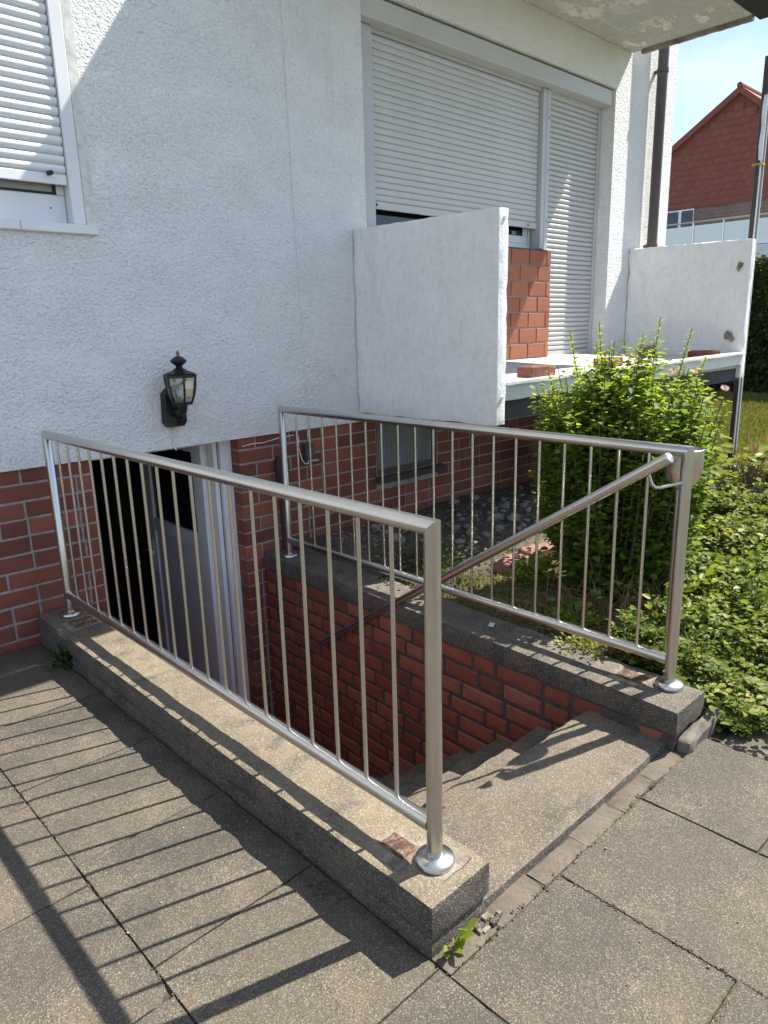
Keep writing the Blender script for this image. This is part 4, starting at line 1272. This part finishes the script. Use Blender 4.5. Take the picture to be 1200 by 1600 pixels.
for q in range(190):
    x0 = rs.uniform(1.40, 2.6) if q < 120 else rs.uniform(1.5, 3.6)
    y0 = rs.uniform(-2.88, -2.55) if q < 120 else rs.uniform(-2.6, -1.9)
    an = rs.uniform(-2.6, -0.5) if q < 120 else rs.uniform(0, 6.3)
    L_ = rs.uniform(0.10, 0.22)
    z0 = max(0.0, bed_z(x0, y0)) + (rs.uniform(0.02, 0.12) if q < 120 else rs.uniform(0.10, 0.2))
    tb = rs.uniform(0.35, 0.95)
    for k_ in range(11):
        t_ = k_ / 10
        p = Vector((x0 + math.cos(an) * L_ * t_, y0 + math.sin(an) * L_ * t_, max(0.006, z0 + 0.10 * t_ - 0.17 * t_ * t_)))
        sgn = 1 if k_ % 2 else -1
        PL.append(p); DL.append((math.cos(an + sgn * 0.9), math.sin(an + sgn * 0.9), 0.15)); NL.append((rs.uniform(-.4, .4), rs.uniform(-.4, .4), 1))
        SL.append(rs.uniform(0.022, 0.042)); TL.append(min(1, max(0, rs.gauss(tb, 0.1))))
V, F, T = leaves(PL, DL, NL, np.array(SL), np.array(TL), 0.95)
tag(from_np('trailing_sprigs', V, F, MT['leaf_cover'], None, (0, 0, 0), False, T), 'leafy sprigs trailing out of the ground cover over the paving edge', 'ground cover', None, 'stuff')
# bigger yellow-green leaves scattered through it and round the steel post
n = 420
cx_ = rng.uniform(1.75, 3.4, n); cy_ = rng.uniform(-2.65, -2.28, n)
cz_ = np.array([max(0.0, bed_z(x, y)) for x, y in zip(cx_, cy_)]) + rng.uniform(0.1, 0.24, n)
Dd = rdir(n); Dd[:, 2] = np.abs(Dd[:, 2]) * 0.6
V, F, T = leaves(np.stack([cx_, cy_, cz_], 1), Dd, rdir(n) * 0.5 + np.array([0, 0, 1]), rng.uniform(0.03, 0.055, n), rng.uniform(0, 1, n), 0.95)
tag(from_np('broad_leaves', V, F, MT['leaf_broad'], None, (0, 0, 0), False, T), 'scattered yellow-green leaves growing up through the ground cover', 'plants', None, 'stuff')
for px_, py_, num, lab in ((5.50, -1.28, 46, 'broad-leaved yellow-green plant right in front of the foot of the steel post'), (6.02, -1.52, 46, 'broad-leaved yellow-green plant to the right of the steel post, by the pale grass'), (5.02, -1.52, 40, 'broad-leaved yellow-green plant nearest the ground cover, below the steel post'), (4.95, -1.12, 40, 'broad-leaved yellow-green plant half hidden behind the shrub')):
    zb0 = max(0.0, bed_z(px_, py_))
    pl = thing('leafy_plant', (px_, py_, zb0), lab, 'plant', 'broad-leaved plants round the steel post')
    ms = MB()
    for q in range(num):
        an = rs.uniform(0, 6.3); rr = 0.26 * math.sqrt(rs.random()); hh = rs.uniform(0.08, 0.40) * (1.1 - rr)
        tip = Vector((px_ + rr * math.cos(an), py_ + rr * math.sin(an), zb0 + hh))
        ms.sweep([(px_ + 0.1 * rr * math.cos(an), py_ + 0.1 * rr * math.sin(an), zb0), (px_ + 0.5 * rr * math.cos(an), py_ + 0.5 * rr * math.sin(an), zb0 + hh * 0.65), tip], [0.004, 0.003, 0.002], 4, False)
        V, F, T = leaves([tip], [(math.cos(an), math.sin(an), rs.uniform(-0.3, 0.5))], [(rs.uniform(-.4, .4), rs.uniform(-.4, .4), 1)], np.array([rs.uniform(0.07, 0.14)]), np.array([rs.random()]), 0.95)
        from_np('leaf', V, F, MT['leaf_broad'], pl, None, False, T)
    ms.build('stem', MT['twig'], pl)
# sparse weeds and moss in the bed between railing and terrace, and leaves lapping over the coping
BLADE = np.array([(-0.06, 0, 0), (0.06, 0, 0), (0.035, 0.6, 0.06), (0, 1.0, 0.22)])
BF = np.array([(0, 1, 2, 3)])
n = 16000
x = rng.uniform(1.40, 3.3, n); y = rng.uniform(-2.35, -0.75, n)
dn = np.array([noise.noise(Vector((p * 4, q_ * 4, 7))) for p, q_ in zip(x, y)])
ok = (dn > -0.25) & (x > 1.395 + (y + 2.7) * 0.039) & (y < -1.02 + 0.15 * dn)
x, y = x[ok], y[ok]
z = np.array([bed_z(p, q_) for p, q_ in zip(x, y)])
Dd = rdir(len(x)); Dd[:, 2] = np.abs(Dd[:, 2]) + 0.35
V, F, T = leaves(np.stack([x, y, z], 1), Dd, rdir(len(x)), rng.uniform(0.012, 0.045, len(x)), np.clip(rng.normal(0.5, 0.25, len(x)), 0, 1), 1.6, BLADE, BF)
tag(from_np('moss', V, F, MT['moss'], None, (0, 0, 0), False, T), 'patchy moss and short grass in the bed behind the far railing', 'moss', None, 'stuff')
def clump(name, cx, cy, cz, rad, h, n, size, mat, label, cat, group=None, sd_=0):
    rg = np.random.default_rng(sd_)
    p = rg.normal(size=(n, 3)) * np.array([rad, rad, h / 2]) * 0.55 + np.array([cx, cy, cz + h * 0.45])
    p[:, 2] = np.maximum(p[:, 2], cz)
    d = p - np.array([cx, cy, cz - 0.05]); d[:, 2] *= 0.5
    d += rg.normal(size=(n, 3)) * 0.02
    V, F, T = leaves(p, d, rg.normal(size=(n, 3)) * 0.4 + np.array([0, 0, 1]), rg.uniform(0.6, 1.1, n) * size, rg.uniform(0.2, 1, n), 1.0)
    o = from_np(name, V, F, mat, None, (cx, cy, cz), False, T)
    tag(o, label, cat, group, 'stuff')
    return o
clump('weed', 2.05, -1.50, 0.10, 0.11, 0.16, 220, 0.04, MT['leaf_shrub'], 'leafy green weed between the edging bricks and the far railing', 'weed', None, 1)
clump('weed', 1.72, -0.95, 0.10, 0.26, 0.16, 700, 0.03, MT['leaf_hedge'], 'dark low weed patch in the shade beside the stair wall', 'weed', None, 2)
clump('weed', 1.62, -1.98, 0.11, 0.10, 0.10, 160, 0.035, MT['leaf_shrub'], 'light green weed under the bottom rail near the straw', 'weed', None, 4)
clump('weed', 1.40, -2.18, 0.150, 0.10, 0.03, 260, 0.020, MT['leaf_cover'], 'creeping sprigs lying on the right-hand coping', 'weed', None, 5)
clump('weed', -0.135, -0.385, 0.0, 0.045, 0.085, 150, 0.026, MT['leaf_hedge'], 'dark green weed at the foot of the left kerb near the house wall', 'weed', None, 3)
wd = thing('weed', (-0.05, -2.715, 0.0), 'small bright green weed in the crack below the front corner of the left kerb', 'weed')
for q in range(11):
    a2 = q * 2.3
    p = (-0.05 + 0.018 * math.cos(a2) + (q - 5) * 0.006, -2.708 + 0.006 * math.sin(a2), 0.004 + 0.004 * q)
    V, F, T = leaves([p], [(math.cos(a2), -abs(math.sin(a2)) * 0.7 - 0.1, 0.45 + 0.05 * q)], [(0, 0, 1)], np.array([random.uniform(0.03, 0.05)]), np.array([random.uniform(0.5, 1)]), 0.8)
    from_np('leaf', V, F, MT['leaf_shrub'], wd, None, False, T)
# straw under the shrub
mb = MB()
for q in range(230):
    p = Vector((1.93 + random.gauss(0, .17), -2.04 + random.gauss(0, .15), 0.12))
    if random.random() < 0.5: d = Vector((random.gauss(0, .4), random.gauss(0, .4), random.uniform(0.5, 1.0))).normalized() * random.uniform(.08, .24)
    else: d = Vector((random.gauss(0, 1), random.gauss(0, 1), random.uniform(0.0, 0.25))).normalized() * random.uniform(.15, .42)
    mb.sweep([p, p + d * 0.55 + Vector((0, 0, 0.015)), p + d], [0.0030, 0.0026, 0.0014], 4, False)
o = mb.build('dry_stalks', MT['straw'], None, (1.95, -2.0, 0.12))
tag(o, 'dry straw-coloured stalks under the shrub behind the far railing', 'dry grass', None, 'stuff')

# rubble under the terrace
def stone_mesh(seed):
    bm = bmesh.new()
    bmesh.ops.create_icosphere(bm, subdivisions=2, radius=1)
    off = Vector((seed * 3.1, seed * 1.7, 0))
    for v in bm.verts:
        v.co *= 0.8 + 0.5 * noise.noise(v.co * 1.1 + off) + 0.12 * noise.noise(v.co * 4 + off)
        v.co.z *= 0.6
    me = bpy.data.meshes.new('stone')
    bm.to_mesh(me); bm.free()
    me.materials.append(MT['stone'])
    return me
SM = [stone_mesh(i) for i in range(6)]
rs = random.Random(12)
for q in range(150):
    x = rs.uniform(1.9, 4.6); y = rs.uniform(-1.05, -0.08)
    s_ = rs.uniform(0.018, 0.040) * (1.7 if q < 16 else 1)
    o = bpy.data.objects.new('stone', SM[q % 6])
    link(o, None, (x, y, bed_z(x, y) + s_ * 0.25))
    o.rotation_euler = (rs.uniform(-.4, .4), rs.uniform(-.4, .4), rs.uniform(0, 6.3))
    o.scale = (s_, s_ * rs.uniform(.7, 1.1), s_ * rs.uniform(.8, 1.2))
    tag(o, 'grey stone among the rubble on the bare soil under the terrace', 'stone', 'loose stones on the soil under the terrace')
mb = MB()
V = []; F = []
pm = SM[0]
bv = np.array([tuple(v.co) for v in pm.vertices]); bf = np.array([tuple(p.vertices) for p in pm.polygons])
for q in range(1800):
    x = rs.uniform(1.7, 5.0); y = rs.uniform(-1.1, -0.03); s_ = rs.uniform(0.004, 0.015)
    an = rs.uniform(0, 6.3)
    R = np.array([[math.cos(an), -math.sin(an), 0], [math.sin(an), math.cos(an), 0], [0, 0, 1]])
    V.append((bv * s_ * np.array([1, rs.uniform(.6, 1), .8])) @ R.T + np.array([x, y, bed_z(x, y)])); F.append(bf + q * len(bv))
mb.bm.free()
tag(from_np('rubble', np.concatenate(V), np.concatenate(F), MT['stone'], None, (0, 0, 0)), 'fine rubble covering the soil under the terrace', 'rubble', None, 'stuff')
# edging bricks in the bed
for (x, y, rz, lab) in ((2.18, -1.22, 0.10, 'pale red edging brick lying in the bed, nearest the house'), (2.44, -1.22, -0.12, 'pale red edging brick in the bed, middle one of three in a row'), (2.69, -1.27, -0.22, 'pale red edging brick in the bed, the one touching the shrub')):
    o = MB().box(-0.12, 0.12, -0.055, 0.055, -0.02, 0.055, 0.007).build('brick', MT['bed_brick'], None, (0, 0, 0))
    o.location = (x, y, bed_z(x, y)); o.rotation_euler = (0.05, 0.03, rz); WL[o] = Vector(o.location)
    tag(o, lab, 'brick', 'edging bricks lying in the bed')
# black bag under the terrace
bm = bmesh.new()
bmesh.ops.create_icosphere(bm, subdivisions=4, radius=1)
for v in bm.verts:
    c = v.co.copy()
    v.co *= 1 + 0.28 * noise.noise(c * 1.6) + 0.10 * abs(noise.noise(c * 5)) - 0.06 * abs(noise.noise(c * 11))
    v.co = Vector((v.co.x * 0.26, v.co.y * 0.22, max(-0.20, v.co.z * 0.30)))
me = bpy.data.meshes.new('plastic_bag'); bm.to_mesh(me); bm.free()
me.materials.append(MT['bag']); me.shade_smooth()
o = bpy.data.objects.new('plastic_bag', me); link(o, None, (4.05, -0.42, 0.42))
tag(o, 'crumpled black plastic bag in the shade under the terrace', 'bag')
# scraps
o = MB().box(-0.028, 0.028, -0.012, 0.012, 0, 0.003).build('paper_scrap', MT['white_plastic'], None, (0, 0, 0))
o.location = (1.305, -1.755, 0.160); o.rotation_euler = (0.1, 0.12, 0.5)
tag(o, 'small white scrap lying on the right-hand coping', 'litter')
V = []; F = []
for q in range(70):
    x = rs.uniform(-1.2, -0.13); y = rs.uniform(-2.6, -0.5)
    if q < 30: x = rs.uniform(-0.25, -0.13)
    if q > 54: x = rs.uniform(0, 1.5); y = rs.uniform(-3.2, -2.78)
    s_ = rs.uniform(0.0015, 0.0045)
    V.append(bv * s_ + np.array([x, y, 0.003])); F.append(bf + q * len(bv))
tag(from_np('grit', np.concatenate(V), np.concatenate(F), MT['patch'], None, (0, 0, 0)), 'pale crumbs of mortar scattered on the paving slabs', 'grit', None, 'stuff')
V = []; F = []
for q in range(520):
    k_ = q % 4
    if k_ == 0: x, y = -0.614 + rs.gauss(0, .004), rs.uniform(-2.6, -0.4)
    elif k_ == 1: x, y = rs.uniform(-0.13, 1.2), -2.746 + rs.gauss(0, .006)
    elif k_ == 2: x, y = 0.344 + rs.gauss(0, .004), rs.uniform(-3.3, -2.75)
    else: x, y = -0.126 + rs.gauss(0, .008), rs.uniform(-2.68, -0.4)
    s_ = rs.uniform(0.0012, 0.0045)
    V.append(bv * s_ + np.array([x, y, 0.0])); F.append(bf + q * len(bv))
tag(from_np('joint_crumbs', np.concatenate(V), np.concatenate(F), MT['soil'], None, (0, 0, 0)), 'dark soil crumbs lying in and along the joints of the paving', 'soil', None, 'stuff')
n = 420
x = np.concatenate([rng.normal(0.19, 0.006, 140) , rng.normal(-0.614, 0.004, 120), rng.normal(-0.128, 0.006, 160)])
y = np.concatenate([rng.uniform(-3.30, -3.235, 140), rng.uniform(-2.40, -2.25, 120), rng.choice([-0.62, -1.1, -1.9, -2.35], 160) + rng.normal(0, 0.04, 160)])
x[:140] = 0.19 + (y[:140] + 3.235) * 0.0 + rng.uniform(-0.01, 0.15, 140); y[:140] = -3.232 + rng.normal(0, 0.004, 140)
Dd = rdir(n); Dd[:, 2] = np.abs(Dd[:, 2]) + 0.2
kp = np.r_[np.arange(0, 60), np.arange(280, 340)]
x, y, Dd = x[kp], y[kp], Dd[kp]
n = len(kp)
V, F, T = leaves(np.stack([x, y, np.zeros(n)], 1), Dd, rdir(n), rng.uniform(0.006, 0.016, n), rng.uniform(0, 0.7, n), 1.6, BLADE, BF)
tag(from_np('joint_moss', V, F, MT['moss'], None, (0, 0, 0), False, T), 'tiny moss growing in the joints of the paving', 'moss', None, 'stuff')
# dead plant bits by the kerb
mb = MB()
for q in range(60):
    p = Vector((-0.17 + random.gauss(0, .018), -2.30 + random.gauss(0, .06), 0.004))
    d = Vector((random.gauss(0, 1), random.gauss(0, 1), random.uniform(0, .8))).normalized() * random.uniform(.01, .035)
    mb.sweep([p, p + d], [0.0012, 0.0008], 4, False)
tag(mb.build('dead_sprigs', MT['twig'], None, (-0.17, -2.3, 0)), 'dead brown sprigs on the slabs along the foot of the left kerb', 'debris', None, 'stuff')

# lawn blades
n = 60000
x = 5.7 + 9.0 * rng.uniform(0, 1, n) ** 1.3; y = rng.uniform(-2.3, 2.6, n)
ok = ~((x < 6.45) & (y > -0.05))
x, y = x[ok], y[ok]
z = np.full(len(x), -0.012)
Dd = rdir(len(x)) * 0.5; Dd[:, 2] = np.abs(Dd[:, 2]) + 0.6
tn = np.clip(rng.normal(0.5, 0.22, len(x)) + 0.3 * np.array([noise.noise(Vector((p * .8, q_ * .8, 3))) for p, q_ in zip(x, y)]), 0, 1)
V, F, T = leaves(np.stack([x, y, z], 1), Dd, rdir(len(x)), rng.uniform(0.05, 0.10, len(x)), tn, 1.6, BLADE, BF)
tag(from_np('grass', V, F, MT['grass'], None, (0, 0, 0), False, T), 'short dry lawn behind the terrace', 'grass', None, 'stuff')
# tuft of long pale grass by the post
n = 260
p = np.stack([rng.normal(6.1, 0.22, n), rng.normal(-1.55, 0.18, n), np.full(n, 0.0)], 1)
Dd = rdir(n) * 0.8; Dd[:, 2] = np.abs(Dd[:, 2]) + 0.7
V, F, T = leaves(p, Dd, rdir(n), rng.uniform(0.25, 0.55, n), rng.uniform(0, 1, n), 0.45, BLADE, BF)
tag(from_np('grass_tuft', V, F, MT['straw'], None, (6.1, -1.55, 0), False, T), 'tuft of long pale grass beside the steel post', 'grass tuft')

# hedge
hd = thing('hedge', (15.3, -1.0, 0), 'tall clipped dark green hedge across the end of the lawn', 'hedge')
n = 60000
hx = 14.55 + np.abs(rng.normal(0, 0.18, n)); hy = rng.uniform(-7, 5.5, n)
hz = rng.uniform(0.02, 2.62, n)
topm = rng.uniform(0, 1, n) < 0.16
hx[topm] = rng.uniform(14.6, 16.0, topm.sum()); hz[topm] = 2.60 + rng.normal(0, 0.05, topm.sum())
Dd = rdir(n); Dd[:, 0] -= 0.5
V, F, T = leaves(np.stack([hx, hy, hz], 1), Dd, rdir(n), rng.uniform(0.05, 0.11, n), np.clip(rng.normal(0.45, 0.25, n) + 0.4 * topm, 0, 1), 1.1)
tag(from_np('foliage', V, F, MT['leaf_hedge'], hd, None, False, T), kind='stuff')
MB().box(14.75, 16.0, -7, 5.5, 0.0, 2.52).build('inner_twigs', MT['twig'], hd)

# ------------------------------------------------------------------ house beyond the garden
fh = thing('gabled_house', (29, 6.4, 0), 'red tiled gable house with a white window and a glass balcony beyond the garden', 'house')
GX, AY, AZ = 24.0, 6.42, 8.28
SLL, SLR = 0.66, 0.80                               # slopes to the left (+y) and right (-y) of the ridge
yl, yr = AY + (AZ - 5.12) / SLL, AY - (AZ - 5.12) / SLR
mb = MB()
mb.box(GX + 0.06, 33, yr, yl, 0.0, 5.12)
mb.build('wall', MT['far_brick'], fh)
mb = MB()
A = [mb.bm.verts.new((GX + 0.05, y, z)) for y, z in ((yr, 5.12), (yl, 5.12), (AY, AZ))]
B = [mb.bm.verts.new((33, y, z)) for y, z in ((yr, 5.12), (yl, 5.12), (AY, AZ))]
mb.bm.faces.new(A); mb.bm.faces.new(B)
for i in range(3): mb.bm.faces.new((A[i], A[(i + 1) % 3], B[(i + 1) % 3], B[i]))
gable = mb.build('gable', MT['tile'], fh)
# hanging tiles, course by course
random.seed(2)
TW, TC = 0.30, 0.205
tm = MB().box(-0.006, 0.012, -TW / 2 + 0.001, TW / 2 - 0.001, -TC / 2 - 0.014, TC / 2).build('tile', MT['tile'], gable, (0, 0, 0))
tile_me = tm.data
bpy.data.objects.remove(tm)
z = 5.12 + TC / 2
row = 0
cnt = 0
while z < AZ - 0.12:
    hl = AY + (AZ - z - TC / 2) / SLL - 0.10
    hr_ = AY - (AZ - z - TC / 2) / SLR + 0.10
    y = hr_ + TW / 2 + (row % 2) * TW / 2
    while y < hl - TW / 2 + 0.1:
        if 4.7 < y < 9.3:
            o = bpy.data.objects.new('tile', tile_me)
            link(o, gable, (GX + 0.02 + random.uniform(-0.004, 0.004), y, z))
            o.rotation_euler = (random.uniform(-0.01, 0.01), math.radians(4) + random.uniform(-0.02, 0.02), 0)
            cnt += 1
        y += TW
    z += TC
    row += 1
# roof planes with a verge
mb = MB()
for sg, sl, ye in ((1, SLL, yl + 0.5), (-1, SLR, yr - 0.5)):
    za = AZ + 0.17
    ze = za - abs(ye - AY) * sl
    p = [(GX - 0.12, AY, za), (GX - 0.12, ye, ze), (33.2, ye, ze), (33.2, AY, za)]
    q_ = [(x_, y_, z_ - 0.20) for x_, y_, z_ in p]
    for ps in (p, q_, (p[0], p[1], q_[1], q_[0]), (p[1], p[2], q_[2], q_[1]), (p[2], p[3], q_[3], q_[2])):
        mb.quad(*ps)
mb.build('roof', MT['tile'], fh)
ridge = MB().sweep([(GX - 0.16, AY, AZ + 0.17), (33.2, AY, AZ + 0.17)], 0.085, 10).build('ridge_tiles', MT['tile'], fh)
MB().box(26.3, 27.0, 5.1, 5.95, 6.0, 8.72, 0.01).build('chimney', MT['far_brick'], fh)
win = MB().box(GX, GX + 0.09, 7.62, 8.62, 4.30, 5.085).build('window', MT['white_plastic'], fh)
for ya, yb in ((7.635, 8.02), (8.13, 8.61)):
    MB().box(GX - 0.02, GX - 0.005, ya, yb, 4.34, 5.04).build('pane', MT['glass_dark'], win)
ax = thing('annex', (22.6, 6, 0), 'pale flat-roofed annex with a frosted glass balustrade in front of the gabled house', 'building')
MB().box(21.6, 23.9, -2.0, 12, 0.0, 3.55).build('wall', MT['far_wall'], ax)
for k_ in range(14):
    y = -1.5 + k_ * 0.895
    MB().box(21.70, 21.715, y + 0.02, y + 0.875, 3.58, 4.26).build('glass_panel', MT['frost'], ax)
    MB().box(21.675, 21.695, y - 0.018, y + 0.018, 3.55, 4.34).build('balustrade_post', MT['steel'], ax)
MB().sweep([(21.68, -1.6, 4.36), (21.68, 11.2, 4.36)], 0.026, 8).build('balustrade_rail', MT['steel'], ax)
